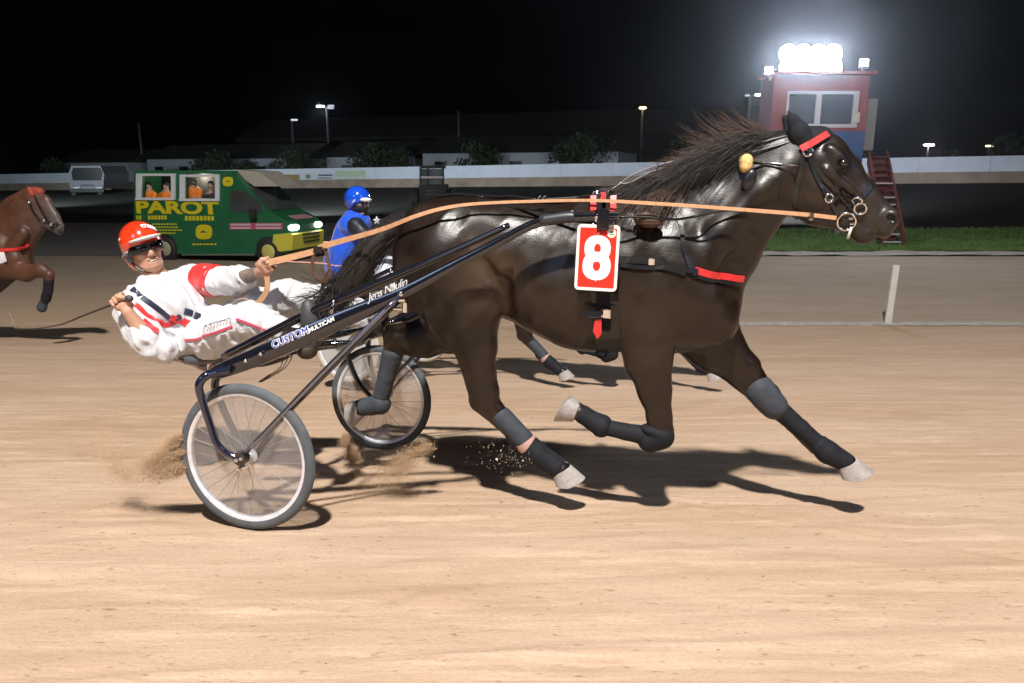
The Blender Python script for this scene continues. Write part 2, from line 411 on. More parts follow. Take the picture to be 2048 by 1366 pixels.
patch('lime_line', rng(2.2, 80, .2), rng(13.05, 13.42, .06), M_LIME, .012, zf=lambda X, Y: .02*vnoise(np.stack([X.ravel(), Y.ravel(), X.ravel()*0], -1), 3, 4).reshape(X.shape)*np.sin((Y-13.05)/.37*math.pi)+.02*np.sin((Y-13.05)/.37*math.pi))
patch('service_road', xr, rng(13.42, 24.6, .2), M_ROAD)
patch('infield', np.concatenate([-np.geomspace(300, 20, 20), rng(-19, 30, 1.2), np.geomspace(32, 300, 20)]), np.concatenate([rng(24.6, 90, 1.3), np.geomspace(92, 700, 20)]), M_INF)
patch('asphalt_lane', np.concatenate([-np.geomspace(300, 20, 20), rng(-19, 6.3, .9)]), rng(24.6, 41, .7), sand_mat('old_asphalt', (.20, .19, .18), (.16, .15, .145), (.05, .05, .05), .6, .01, False), .01)
patch('gravel_edge', rng(6.2, 60, .35), rng(24.45, 25.9, .15), M_GRAVEL, .045, zf=lambda X, Y: .03*vnoise(np.stack([X.ravel(), Y.ravel(), X.ravel()*0], -1), 1.7, 5).reshape(X.shape))
M_LAWN = mat('lawn_soil', (.08, .15, .04), .95, noise=1.5, vary=.35)
patch('lawn', rng(6.4, 60, .8), rng(25.7, 36, .4), M_LAWN, .06)
# grass blades on the lawn
def grass():
    n = 26000; x = RNG.uniform(6.6, 30, n); y = 25.75+(36-25.75)*RNG.random(n)**1.5; z = ground_z(x, y)+.055
    a = RNG.uniform(0, 6.28, n); h = RNG.uniform(.05, .16, n); w = .012+.02*RNG.random(n); lx = RNG.normal(0, .03, n); ly = RNG.normal(0, .03, n)
    V = np.empty((n, 3, 3)); V[:, 0] = np.stack([x-w*np.cos(a), y-w*np.sin(a), z], -1); V[:, 1] = np.stack([x+w*np.cos(a), y+w*np.sin(a), z], -1); V[:, 2] = np.stack([x+lx, y+ly, z+h], -1)
    F = np.arange(3*n).reshape(n, 3); o = link('grass', mesh('grass', V.reshape(-1, 3), F), mat('grass_blade', (.12, .215, .055), .8, noise=.8, vary=.4), smooth=False)
    tag(o, 'short mown green grass in front of the red tower', 'grass', kind='stuff')
grass()
# ================================================================ HORSES
F = F1
def coat_mat(name, vcol='tint', rough=.36):
    m = mat(name, (.02, .012, .008), rough, spec=.5, coat=.0, coat_r=.26, noise=9, vary=.16, vcol=vcol, bump=(80, .0008, (1, 1, 2.6)))
    return m
M_COAT = coat_mat('dark_bay_coat'); M_COAT3 = coat_mat('chestnut_coat', rough=.5)
M_HAIRB = mat('black_hair', (.018, .013, .011), .45, spec=.5, sheen=.1); M_HAIRR = mat('brown_hair', (.075, .04, .025), .5)
M_HOOF = mat('hoof_horn', (.34, .31, .29), .6, bump=(60, .003), noise=30, vary=.2); M_BOOT = mat('black_boot', (.012, .013, .017), .75, spec=.25, noise=30, vary=.2, bump=(60, .002))
M_BOOTG = mat('grey_boot', (.045, .052, .064), .7, spec=.3, noise=25, vary=.15, bump=(50, .0015)); M_STRAP = mat('black_strap', (.012, .012, .013), .32, spec=.6)
M_REDS = mat('red_strap', (.62, .03, .03), .35, spec=.6); M_CHROME = mat('chrome', (.75, .75, .77), .12, 1); M_LEATHER = mat('tan_leather', (.55, .30, .16), .5, noise=40, vary=.15)
M_NOSTRIL = mat('dark_skin', (.012, .010, .010), .5)

def horse_sdf(F, neck='out'):
    S = SDF(); P = F.P; R = F.R
    def E(x, y, t, rx, rz, w, ang=0, k=.05, op='u'):
        c, lam = F.px(x, y, t); S.ell(c, (rx*lam/FPX, w, rz*lam/FPX), math.radians(ang), k, op)
    def CH(pts, k=.03, q=1.0, op='u'): S.chain([(P(x, y, t), R(r, x, y, t)) for x, y, t, r in pts], k, q, op)
    # trunk
    E(1195, 553, 0, 175, 148, .285, -5, .06); E(1045, 520, 0, 165, 120, .275, -8, .08); E(915, 492, 0, 128, 98, .265, 2, .08)
    E(1330, 560, 0, 130, 150, .25, -4, .08); E(1400, 600, 0, 72, 100, .20, 8, .06); E(1225, 462, 0, 110, 58, .12, -4, .09)
    # rib spring and belly
    E(1150, 585, -.06, 150, 100, .235, -10, .07); E(1150, 585, .06, 150, 100, .235, -10, .07)
    # neck
    CH([(1330, 500, 0, 108), (1430, 445, 0, 84), (1520, 380, 0, 66), (1585, 335, 0, 50)], .05, .62)
    CH([(1250, 432, 0, 34), (1400, 372, 0, 30), (1520, 318, 0, 26), (1588, 290, 0, 20)], .05, .6)
    CH([(1400, 590, 0, 80), (1452, 520, 0, 50), (1512, 440, 0, 40)], .05, .8)
    for sg in (-1, 1):
        # croup, thigh and buttock muscles
        E(900, 475, sg*.11, 95, 66, .14, 12, .04); E(845, 520, sg*.12, 58, 110, .13, -6, .035); E(990, 458, sg*.11, 78, 40, .12, -14, .05)
        E(905, 560, sg*.13, 80, 85, .125, 0, .04)
        # shoulder blade and upper arm
        E(1285, 490, sg*.125, 40, 80, .08, 30, .05); E(1325, 548, sg*.155, 58, 72, .085, 26, .03); E(1385, 598, sg*.15, 56, 50, .075, -30, .03)
        E(1290, 632, sg*.175, 62, 58, .085, -18, .03); E(1230, 600, sg*.20, 55, 50, .06, -10, .04)
        # pectorals and brachiocephalic band of the neck
        E(1432, 640, sg*.09, 42, 52, .085, 0, .03); CH([(1375, 560, sg*.15, 38), (1440, 470, sg*.115, 32), (1520, 385, sg*.085, 28), (1578, 335, sg*.06, 24)], .028, .8)
        # flank fold in front of the stifle
        CH([(985, 470, sg*.17, 22), (1000, 540, sg*.18, 22), (1000, 600, sg*.16, 24)], .03)
    # folds and grooves
    for sg in (-1, 1):
        CH([(900, 512, sg*.30, 12), (955, 530, sg*.295, 20), (1000, 575, sg*.28, 22), (1014, 640, sg*.2, 14)], .03, 1, 's')
        CH([(858, 545, sg*.275, 11), (872, 620, sg*.27, 12), (900, 690, sg*.24, 9)], .03, 1, 's')
        CH([(1335, 430, sg*.23, 14), (1380, 505, sg*.25, 14), (1425, 560, sg*.24, 13)], .03, 1, 's')
        CH([(1238, 500, sg*.33, 12), (1268, 590, sg*.325, 15), (1240, 680, sg*.30, 12)], .03, 1, 's')
        CH([(1285, 590, sg*.285, 9), (1330, 635, sg*.28, 11), (1345, 690, sg*.25, 9)], .022, 1, 's')
        CH([(1295, 450, sg*.25, 9), (1322, 530, sg*.27, 9), (1350, 580, sg*.28, 8)], .022, 1, 's')
        CH([(1385, 620, sg*.25, 8), (1420, 680, sg*.2, 8)], .022, 1, 's'); CH([(1580, 405, sg*.125, 8), (1500, 480, sg*.15, 9), (1440, 555, sg*.18, 9)], .025, 1, 's')
        CH([(1020, 480, sg*.31, 8), (1100, 500, sg*.33, 8), (1180, 500, sg*.33, 6)], .04, 1, 's')
        for rx_, ry_ in ((1060, 590), (1092, 605), (1125, 618), (1158, 628), (1190, 636)): CH([(rx_+14, ry_-105, sg*.315, 4), (rx_+4, ry_-40, sg*.325, 5), (rx_-16, ry_+20, sg*.30, 3)], .022, 1, 's')
    # near hind leg (forward, standing under the body)
    n = -.15
    CH([(895, 520, n, 84), (940, 590, n, 62), (945, 640, n, 50)], .045, .8); E(955, 598, n-.02, 46, 50, .085, -10, .025)
    E(905, 640, n+.01, 52, 60, .08, 20, .03)
    CH([(948, 625, n, 50), (953, 690, n, 38), (960, 745, n, 29), (966, 775, n, 27)], .03, .72); CH([(912, 660, n, 26), (938, 730, n, 16), (955, 790, n, 15)], .022, .7)
    E(972, 788, n, 28, 31, .052, -20, .02); E(956, 803, n, 17, 19, .036, 0, .014)
    CH([(975, 805, n, 26), (1012, 843, n, 17), (1048, 880, n, 16)], .016, .8); CH([(966, 812, n, 15), (1002, 850, n, 9), (1038, 892, n, 9)], .01)
    E(1066, 900, n, 22, 22, .046, 45, .014); CH([(1068, 902, n, 19), (1100, 928, n, 17), (1122, 940, n, 20)], .012, .9)
    # far hind leg (pushed back)
    n = .15
    CH([(890, 520, n, 84), (915, 600, n, 66), (905, 655, n, 52)], .05, .8)
    CH([(900, 655, n, 50), (850, 678, n, 36), (803, 682, n, 29)], .035, .75); CH([(880, 640, n, 26), (820, 662, n, 13), (780, 664, n, 13)], .02, .8)
    E(795, 683, n, 26, 28, .05, 0, .02); E(782, 668, n, 17, 16, .038, 0, .014)
    CH([(790, 690, n, 22), (774, 745, n, 14), (763, 788, n, 13)], .016, .8); E(760, 808, n, 18, 19, .042, 10, .014)
    CH([(757, 811, n, 15), (735, 812, n, 14), (720, 816, n, 17)], .012)
    # near fore leg (lifted and folded)
    n = -.145
    CH([(1295, 660, n, 56), (1298, 715, n, 43), (1308, 780, n, 29), (1320, 835, n, 22), (1322, 858, n, 23)], .03, .74); CH([(1268, 668, n, 30), (1280, 735, n, 24), (1302, 800, n, 15)], .02, .8)
    CH([(1318, 680, n-.01, 26), (1320, 750, n-.01, 19), (1328, 820, n, 12)], .014, .8)
    E(1322, 862, n, 27, 27, .05, -20, .014); E(1306, 878, n, 24, 18, .042, 10, .012)
    CH([(1300, 872, n, 20), (1250, 863, n, 13), (1215, 856, n, 13)], .014, .85); E(1200, 851, n, 21, 20, .044, -10, .014)
    CH([(1198, 849, n, 17), (1172, 833, n, 14), (1158, 824, n, 17)], .012)
    # far fore leg (reaching forward)
    n = .13
    CH([(1385, 650, n, 66), (1430, 690, n, 50), (1478, 736, n, 33), (1512, 775, n, 26)], .04, .76); CH([(1440, 665, n-.02, 34), (1490, 730, n-.01, 22), (1525, 770, n, 16)], .02, .8)
    E(1532, 792, n, 27, 30, .05, -40, .016); E(1545, 800, n-.01, 20, 22, .04, -40, .012)
    CH([(1540, 803, n, 22), (1590, 848, n, 14), (1636, 888, n, 13)], .014, .85); CH([(1535, 812, n, 9), (1580, 855, n, 7), (1628, 900, n, 8)], .01)
    E(1651, 901, n, 20, 20, .042, -40, .014); CH([(1654, 903, n, 18), (1680, 920, n, 16), (1692, 926, n, 20)], .012)
    return S
def head_sdf(F, S, P=None, R=None):
    """head drawn in the pixels of the photographed big horse; P, R may remap them"""
    P = P or F.P; R = R or F.R
    def E(x, y, t, rx, rz, w, ang=0, k=.03, op='u'):
        S.ell(P(x, y, t), (R(rx, x, y, t), w, R(rz, x, y, t)), math.radians(ang), k, op)
    def CH(pts, k=.03, q=1.0, op='u'): S.chain([(P(x, y, t), R(r, x, y, t)) for x, y, t, r in pts], k, q, op)
    CH([(1612, 305, 0, 44), (1648, 318, 0, 40), (1680, 350, 0, 36), (1722, 400, 0, 29), (1760, 436, 0, 25)], .03, .74)
    CH([(1638, 280, 0, 22), (1662, 298, 0, 22), (1698, 338, 0, 19), (1732, 386, 0, 14), (1763, 420, 0, 15)], .022, .8)
    CH([(1612, 345, 0, 50), (1622, 385, 0, 48), (1640, 412, 0, 36), (1690, 432, 0, 24), (1722, 448, 0, 20)], .035, .68)
    CH([(1580, 330, 0, 58), (1612, 340, 0, 50)], .05, .6)
    E(1771, 441, 0, 23, 26, .055, -45, .022); E(1764, 460, 0, 19, 14, .045, -40, .015)
    E(1727, 468, 0, 24, 21, .044, -10, .009); CH([(1690, 440, 0, 20), (1720, 458, 0, 18)], .015, .9)
    for sg in (-1, 1):
        E(1630, 385, sg*.062, 44, 42, .038, 20, .022); E(1680, 322, sg*.078, 20, 13, .026, -30, .016); E(1668, 306, sg*.075, 22, 12, .022, -40, .014)
        E(1652, 330, sg*.072, 16, 26, .02, 30, .02); CH([(1652, 340, sg*.088, 9), (1700, 378, sg*.070, 7), (1726, 400, sg*.052, 4)], .014); CH([(1650, 366, sg*.098, 7), (1690, 400, sg*.085, 5)], .02, 1, 's')
        E(1684, 326, sg*.096, 11, 9, .018, -30, .008, 's'); E(1780, 434, sg*.038, 16, 17, .03, -40, .010); E(1784, 438, sg*.066, 13, 9, .030, -35, .006, 's')
        CH([(1700, 450, sg*.055, 4), (1748, 462, sg*.055, 5), (1756, 476, sg*.04, 5)], .008, 1, 's'); CH([(1720, 415, sg*.075, 3), (1745, 440, sg*.07, 3)], .012, 1, 's')
        CH([(1596, 350, sg*.115, 7), (1594, 390, sg*.115, 9), (1606, 432, sg*.10, 8)], .025, 1, 's')
    return S
def ear(P, R, pts, mats, name, parent, off, w=.03):
    S = SDF(); S.chain([(P(x, y, t), R(r, x, y, t)) for x, y, t, r in pts], .012, .55)
    return S
def hoof(mb, c, down, toe, side, r=.058, hgt=.085):
    """coronet centre c, direction down to the sole, direction of the toe"""
    d = np.array(down, float); d /= np.linalg.norm(d); to = np.array(toe, float); to -= d*(to@d); to /= np.linalg.norm(to); si = np.cross(d, to); n = 20; vs = []; c = np.array(c, float)
    prof = [(0.0, .80, .0), (.05, .96, .0), (.15, .98, .06), (1.0, 1.2, .42), (1.02, 1.16, .42), (.97, .9, .38)]
    for a, k, sh in prof:
        for i in range(n):
            t = 2*math.pi*i/n; x = math.cos(t); y = math.sin(t)
            cut = 1 if x > -.55 else (-.55-x)
            xx = max(x, -.72); vs.append(c+d*(hgt*a*(1-.35*(x < 0)*(-x)*(a > .3)))+to*(xx*r*k*1.05+sh*r*(.5+.5*x))+si*(y*r*k*.92))
    fs = []
    for i in range(len(prof)-1):
        for k in range(n): fs.append((i*n+k, i*n+(k+1) % n, (i+1)*n+(k+1) % n, (i+1)*n+k))
    fs += [tuple(range(n-1, -1, -1)), tuple(range((len(prof)-1)*n, len(prof)*n))]
    return mb.add(vs, fs)
def strands(name, roots, dirs, lens, mat_, parent, off, seg=6, width=.0022, grav=.15, wob=.02, curl=None):
    """hair locks as thin three-sided tapering strips"""
    n = len(roots); P = roots.copy(); D = dirs/np.linalg.norm(dirs, axis=1)[:, None]; V = np.empty((n, seg+1, 3, 3)); ph = RNG.uniform(0, 6.28, (n, 3))
    for i in range(seg+1):
        u = np.cross(D, [0, .3, 1.]); u /= np.linalg.norm(u, axis=1)[:, None]; v = np.cross(D, u); w = (width*(1-.75*(i/seg)**1.5)*RNG.uniform(.6, 1.3, n))[:, None]
        for k in range(3):
            a = 2.094*k; V[:, i, k] = P+w*(math.cos(a)*u+math.sin(a)*v)
        st = (lens/seg)[:, None]; D = D+np.array([0, 0, -grav])/seg+wob*np.sin(ph+i*1.3)+(0 if curl is None else curl(i/seg, P)); D /= np.linalg.norm(D, axis=1)[:, None]; P = P+D*st
    idx = np.arange(n*(seg+1)*3).reshape(n, seg+1, 3); Fq = []
    for i in range(seg):
        for k in range(3): Fq.append(np.stack([idx[:, i, k], idx[:, i, (k+1) % 3], idx[:, i+1, (k+1) % 3], idx[:, i+1, k]], -1))
    me = mesh(name, V.reshape(-1, 3)-off, np.concatenate(Fq)); return link(name, me, mat_, parent)

class Surf:
    """the skin of a body, for laying straps on it"""
    def __init__(self, V, Fc, F): self.t = BVHTree.FromPolygons(V.tolist(), Fc.tolist()); self.F = F; w = F.local(np.array([[0, 0, CZ]]))[0]; self.c = Vector(w)
    def hit(self, x, y):
        p = Vector(self.F.P(x, y, 0)); d = (p-self.c).normalized(); h = self.t.ray_cast(self.c, d)
        if h[0] is None:
            q = self.t.find_nearest(p); return np.array(q[0]), np.array(q[1])
        return np.array(h[0]), np.array(h[1])
    def near(self, p):
        q = self.t.find_nearest(Vector(p)); return np.array(q[0]), np.array(q[1])
    def path(self, px, lift=.004, n=6, mirror=False):
        """pixels -> points on the skin; returns points, normals"""
        pts = smooth_path([(x, y, 0) for x, y in px], n); o = []; nn = []
        for p in pts:
            h, m = self.hit(p[0], p[1]); 
            if mirror: h = h*[1, -1, 1]; m = m*[1, -1, 1]
            o.append(h+m*lift); nn.append(m)
        for _ in range(2):
            o = [o[0]]+[(o[i-1]+2*o[i]+o[i+1])/4 for i in range(1, len(o)-1)]+[o[-1]]
        return o, nn

s0 = 1.35; base = F1.world(np.array([s0, 0, 0])); zb = gz(base[0], base[1]); OFF = np.array([s0, 0, zb])
horse = empty('horse', (base[0], base[1], zb), -YAW, 'glossy dark bay trotter with red number 8, stretched out mid stride in front', 'horse', 'trotting horses')
HS = head_sdf(F1, horse_sdf(F1)); HV, HF = HS.mesh(.0085)
HN = vnormals(HV, HF); Qs = HV@np.array([[.87, 0, .5], [0, 1, 0], [-.5, 0, .87]])
hw = (HV[:, 0] < F1.P(1560, 300, 0)[0])*.6+.4
HV = HV+HN*((1-2*np.abs(vnoise(Qs*[1, 1, .38], 8, 3)))*.0048*hw+vnoise(HV*[1, 1, .8], 15, 4)*.0022*hw+(1-2*np.abs(vnoise(Qs*[1, 1, .3], 26, 6)))*.0009)[:, None]
def coat_and_shade_tint(V, tanv=True):  # coat colours, plus shade painted in at eye socket and nostril
    base = np.array([.0125, .0068, .0040]); c = np.tile(base, (len(V), 1))
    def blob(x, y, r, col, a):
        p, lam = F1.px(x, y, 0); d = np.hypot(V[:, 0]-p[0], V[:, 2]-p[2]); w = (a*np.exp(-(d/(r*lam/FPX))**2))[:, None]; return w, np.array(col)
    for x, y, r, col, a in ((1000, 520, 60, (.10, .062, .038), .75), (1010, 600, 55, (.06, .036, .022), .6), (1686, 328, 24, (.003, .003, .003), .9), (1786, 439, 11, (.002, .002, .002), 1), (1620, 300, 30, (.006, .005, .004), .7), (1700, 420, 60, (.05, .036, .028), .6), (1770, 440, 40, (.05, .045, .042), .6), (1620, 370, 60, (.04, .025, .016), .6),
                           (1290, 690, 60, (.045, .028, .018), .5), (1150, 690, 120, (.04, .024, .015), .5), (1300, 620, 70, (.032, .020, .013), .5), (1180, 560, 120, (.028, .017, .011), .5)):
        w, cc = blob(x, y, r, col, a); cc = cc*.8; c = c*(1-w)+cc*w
    for x, y, r in ((1686, 328, 18), (1786, 440, 10)): w, cc = blob(x, y, r, (.002, .002, .002), 1); c = c*(1-w)+cc*w  # deepens the painted shade in the socket and nostril hollow
    c *= (1+.15*vnoise(V, 5, 8))[:, None]
    return np.clip(c, .004, 1)
hm = mesh('horse_body', HV-OFF, HF); vcolor(hm, coat_and_shade_tint(HV)); link('body', hm, M_COAT, horse)
SK = Surf(HV, HF, F1)
print('horse verts', len(HV))
# ---------------------------------------------------------------- parts of the dark bay horse
P = F1.P; R = F1.R
def shell(name, pts, m, grow=1.0, q=1.0, k=.012, parent=None, h=.0065, ells=()):
    S = SDF(); S.chain([(P(x, y, t), R(r*1.0, x, y, t)) for x, y, t, r in pts], k, q)
    for x, y, t, rx, rz, w, ang in ells: S.ell(P(x, y, t), (R(rx, x, y, t), w, R(rz, x, y, t)), math.radians(ang), .012)
    V, Fc = S.mesh(h); N = vnormals(V, Fc); V = V+N*(vnoise(V, 40, 2)*.0012)[:, None]
    return link(name, mesh(name, V-OFF, Fc), m, parent or horse)
def ball_r(pts, t, add): return [(x, y, t, r+add) for x, y, r in pts]
shell('leg_boot', [(1003, 833, -.15, 21), (1048, 879, -.15, 20)], M_BOOTG); shell('leg_boot', [(1024, 874, -.155, 13), (1034, 888, -.155, 12)], M_BOOT)
shell('fetlock_boot', [(1060, 893, -.15, 22), (1075, 907, -.15, 23), (1112, 934, -.15, 22)], M_BOOT, ells=[(1066, 902, -.15, 26, 24, .050, 0)])
shell('boot_strap', [(1055, 889, -.15, 22), (1057, 891, -.15, 22)], mat('pink_tape', (.42, .24, .2), .6))
shell('leg_boot', [(785, 708, .15, 22), (774, 750, .15, 18), (763, 790, .15, 17)], M_BOOTG); shell('fetlock_boot', [(760, 808, .15, 22), (742, 812, .15, 18), (728, 814, .15, 18)], M_BOOTG)
shell('leg_boot', [(1292, 871, -.145, 20), (1250, 863, -.145, 16.5), (1218, 856, -.145, 16.5)], M_BOOT); shell('fetlock_boot', [(1202, 851, -.145, 24), (1186, 842, -.145, 19), (1166, 829, -.145, 19)], M_BOOT)
shell('knee_boot', [(1322, 872, -.145, 27), (1300, 880, -.145, 25)], M_BOOT, ells=[(1312, 862, -.16, 32, 12, .05, -12)])
shell('leg_boot', [(1562, 823, .13, 20), (1600, 856, .13, 17.5), (1634, 886, .13, 17.5)], M_BOOT); shell('fetlock_boot', [(1640, 891, .13, 21), (1655, 904, .13, 23), (1690, 924, .13, 20)], M_BOOT)
shell('knee_boot', [(1518, 778, .125, 30), (1548, 812, .125, 27)], M_BOOTG, ells=[(1532, 797, .10, 48, 27, .05, -50)])
hb = MB(); hoof(hb, P(1121, 938, -.15), P(1136, 968, -.15)-P(1121, 938, -.15), P(1160, 962, -.15)-P(1121, 938, -.15), 1, .056, .088); hb.build('hoof', M_HOOF, horse, 'auto', OFF)
hb = MB(); hoof(hb, P(1692, 924, .13), P(1707, 955, .13)-P(1692, 924, .13), P(1740, 936, .13)-P(1692, 924, .13), 1, .056, .088); hb.build('hoof', M_HOOF, horse, 'auto', OFF)
hb = MB(); hoof(hb, P(722, 816, .15), P(690, 826, .15)-P(722, 816, .15), P(700, 850, .15)-P(722, 816, .15), 1, .056, .085); hb.build('hoof', M_HOOF, horse, 'auto', OFF)
hb = MB(); hoof(hb, P(1156, 823, -.145), P(1118, 806, -.145)-P(1156, 823, -.145), P(1130, 850, -.145)-P(1156, 823, -.145), 1, .056, .088); hb.build('hoof', M_HOOF, horse, 'auto', OFF)
# ears in a black hood
for t in (-.055, .05):
    dx = 0 if t < 0 else -10
    shell('ear', [(1612+dx, 288, t, 22), (1598+dx, 262, t*1.25, 19), (1586+dx, 240, t*1.4, 10), (1577+dx, 222 if t < 0 else 232, t*1.5, 3)], M_BOOT, q=.7)
shell('ear_hood', [(1600, 286, 0, 30), (1640, 276, 0, 24)], M_BOOT, q=.9, ells=[(1622, 276, 0, 42, 22, .078, -10)])
M_EYE = mat('eye', (.01, .008, .008), .08, coat=1)
for t in (-.082, .082): MB().sphere(P(1686, 326, t), .017, 14, 10).build('eye', M_EYE, horse, True, OFF)
# hair: mane and tail
def skin_roots(n, path, spread, side=-1):
    pts = np.array(smooth_path([P(x, y, 0) for x, y in path], 20)); i = RNG.uniform(0, len(pts)-1.01, n); j = i.astype(int); f = (i-j)[:, None]; p = pts[j]*(1-f)+pts[j+1]*f
    p = p+RNG.normal(0, 1, (n, 3))*spread; return p, i/(len(pts)-1)
crest = [(1225, 400), (1300, 372), (1400, 332), (1480, 302), (1560, 274)]
pr, u = skin_roots(4600, crest, [.012, .016, .012]); d = np.stack([-1.0-.2*RNG.random(4600), -.25-.35*RNG.random(4600), -.05+.30*RNG.random(4600)*u-.25*RNG.random(4600)], -1)
strands('mane', pr, d, RNG.uniform(.14, .34, 4600)*(.45+.75*u), M_HAIRB, horse, OFF, 7, .0015, .62, .17)
pr, u = skin_roots(900, crest, [.012, .016, .012]); d = np.stack([-1.0-.2*RNG.random(900), -.22-.3*RNG.random(900), -.08+.28*RNG.random(900)], -1)
strands('mane', pr, d, RNG.uniform(.10, .30, 900)*(.5+.6*u), M_HAIRR, horse, OFF, 7, .0016, .30, .18)
pr, u = skin_roots(1500, [(1228, 402), (1300, 385), (1390, 352)], [.012, .012, .012]); d = np.stack([-.35-.5*RNG.random(1500), -.65-.3*RNG.random(1500), -.2-.6*RNG.random(1500)], -1)
strands('mane', pr, d, RNG.uniform(.16, .36, 1500), M_HAIRR, horse, OFF, 7, .0026, .7, .12)
pr, u = skin_roots(120, [(1440, 318), (1500, 296), (1560, 274)], [.01, .01, .008]); d = np.stack([-1.0-.2*RNG.random(120), -.2*RNG.random(120), .35+.5*RNG.random(120)], -1)
strands('mane', pr, d, RNG.uniform(.14, .28, 120), M_HAIRR, horse, OFF, 7, .002, -.1, .2)
# braided knot of hair under the rein
kn = SDF().ell(P(1296, 440, -.235), (.065, .035, .032), -.1, .02); V, Fc = kn.mesh(.006); V = V+vnormals(V, Fc)*(np.sin(V[:, 2]*400+vnoise(V, 30, 2)*2)*.003)[:, None]; link('mane_knot', mesh('mane_knot', V-OFF, Fc), M_HAIRR, horse)
tp = np.array(smooth_path([P(818, 438, 0), P(780, 462, -.02), P(745, 500, -.05), P(712, 545, -.07), P(680, 585, -.08), P(650, 615, -.09)], 16))
core = MB().tube(tp[:int(len(tp)*.86)], [.035+.035*math.sin(math.pi*i/len(tp)) for i in range(int(len(tp)*.86))], 10); core.build('tail_core', M_HAIRB, horse, True, OFF)
nt = 4200; i = (RNG.random(nt)**1.1)*(len(tp)-8); j = i.astype(int); pr = tp[j]; tan = tp[j+4]-tp[j]; tan /= np.linalg.norm(tan, axis=1)[:, None]; wd = .045+.03*np.sin(math.pi*j/len(tp))
pr = pr+RNG.normal(0, 1, (nt, 3))*[1, 1, 1]*wd[:, None]*.42; d = tan+RNG.normal(0, .09, (nt, 3))
strands('tail', pr, d, RNG.uniform(.08, .24, nt), M_HAIRB, horse, OFF, 6, .0017, .12, .06)
d = tan[-400:]+RNG.normal(0, .3, (400, 3)); strands('tail', np.repeat(tp[-14:-13], 400, 0)+RNG.normal(0, .03, (400, 3)), (tp[-1]-tp[-10])+RNG.normal(0, .06, (400, 3)), RNG.uniform(.08, .24, 400), M_HAIRB, horse, OFF, 6, .0022, .2, .12)

# ---------------------------------------------------------------- bridle and harness, laid on the skin
def strap(name, px, w, m=M_STRAP, lift=.003, th=.005, both=False, n=6):
    W = R(w, px[0][0], px[0][1], -.1)
    for mi in ((False, True) if both else (False,)):
        s = MB(); o, nn = SK.path(px, lift, n, mi); s.strap(o, nn, W, th); s.build(name, m, horse, False, OFF)
def ring(name, x, y, t, r, rr, m=M_CHROME, nrm=(0, -1, 0), parent=None, off=None, c=None):
    c = P(x, y, t) if c is None else c; nrm = np.array(nrm, float); nrm /= np.linalg.norm(nrm); u = np.cross(nrm, [0, 0, 1.]); u /= np.linalg.norm(u); v = np.cross(nrm, u)
    R_ = R(r, x, y, t); b = MB(); b.tube([c+R_*(math.cos(a)*u+math.sin(a)*v) for a in np.linspace(0, 2*math.pi, 19)], R(rr, x, y, t), 6, False); return b.build(name, m, parent or horse, True, OFF if off is None else off)
strap('browband', [(1600, 300), (1612, 294), (1632, 283), (1652, 272)], 13, M_REDS, .014, .006, True)
strap('cheek_strap', [(1614, 300), (1630, 330), (1660, 370), (1690, 402), (1712, 424)], 9, both=True)
strap('throat_latch', [(1606, 300), (1600, 340), (1594, 380), (1590, 420), (1592, 440)], 9, both=True)
strap('cheek_strap', [(1616, 312), (1630, 350), (1645, 380), (1656, 398), (1672, 425), (1690, 440)], 6, both=True)
strap('noseband', [(1744, 366), (1736, 378), (1724, 392), (1716, 405), (1708, 425), (1700, 446)], 11, both=True)
strap('noseband', [(1658, 398), (1680, 396), (1700, 400), (1716, 404)], 6, both=True)
strap('chin_strap', [(1670, 448), (1690, 442), (1712, 428), (1730, 420)], 7)
for x, y, r in ((1716, 398, 9), (1720, 416, 11), (1692, 442, 17), (1656, 396, 8), (1614, 304, 9)):
    p, nn = SK.hit(x, y); ring('bridle_ring', x, y, 0, r, 2.4, c=p+nn*.012, nrm=nn)
for x, y in ((1712, 408), (1700, 436), (1703, 446), (1616, 300), (1622, 306), (1660, 400), (1740, 366)):
    p, nn = SK.hit(x, y); MB().box(p+nn*.012, (.022, .008, .012), 0, .003).build('buckle', M_CHROME, horse, False, OFF)
p, nn = SK.hit(1702, 452); MB().tube([p+nn*.015, p+nn*.02+np.array([-.012, 0, -.05])], .006, 8).build('bit_pin', mat('bone', (.6, .55, .5), .5), horse, True, OFF)
# overcheck lines on the crest
cr = MB(); o1 = smooth_path([P(1612, 268, -.035), P(1575, 272, -.05), (P(1520, 286, -.06)), P(1470, 302, -.06), P(1440, 312, -.05)], 6); cr.tube(o1, .0055, 6)
o1 = smooth_path([P(1612, 272, -.055), P(1560, 290, -.07), P(1500, 305, -.075), P(1450, 318, -.07)], 6); cr.tube(o1, .0045, 6); cr.build('overcheck', M_STRAP, horse, True, OFF)
cr = MB(); cr.tube(smooth_path([P(1350, 323, -.07), P(1318, 330, -.07), P(1290, 340, -.07), P(1262, 352, -.065), P(1243, 365, -.06)], 6), .005, 6); cr.tube(smooth_path([P(1312, 340, -.075), P(1290, 350, -.075), P(1258, 366, -.065), P(1243, 367, -.06)], 6), .005, 6)
cr.build('overcheck', mat('grey_cord', (.2, .2, .22), .4), horse, True, OFF)
ch = MB()
for k in range(6): ch.sphere(P(1242-k*5, 367+k*3.2, -.06), .0075, 6, 4)
ch.tube([P(1318, 328, -.075), P(1308, 338, -.075)], .006, 6); ch.build('check_chain', M_CHROME, horse, True, OFF)
ln = MB(); ln.tube([SK.hit(x, y)[0]+SK.hit(x, y)[1]*.006 for x, y in ((1505, 325), (1530, 326), (1560, 329), (1605, 332))], .0035, 6); ln.build('ear_cord', M_CHROME, horse, True, OFF)
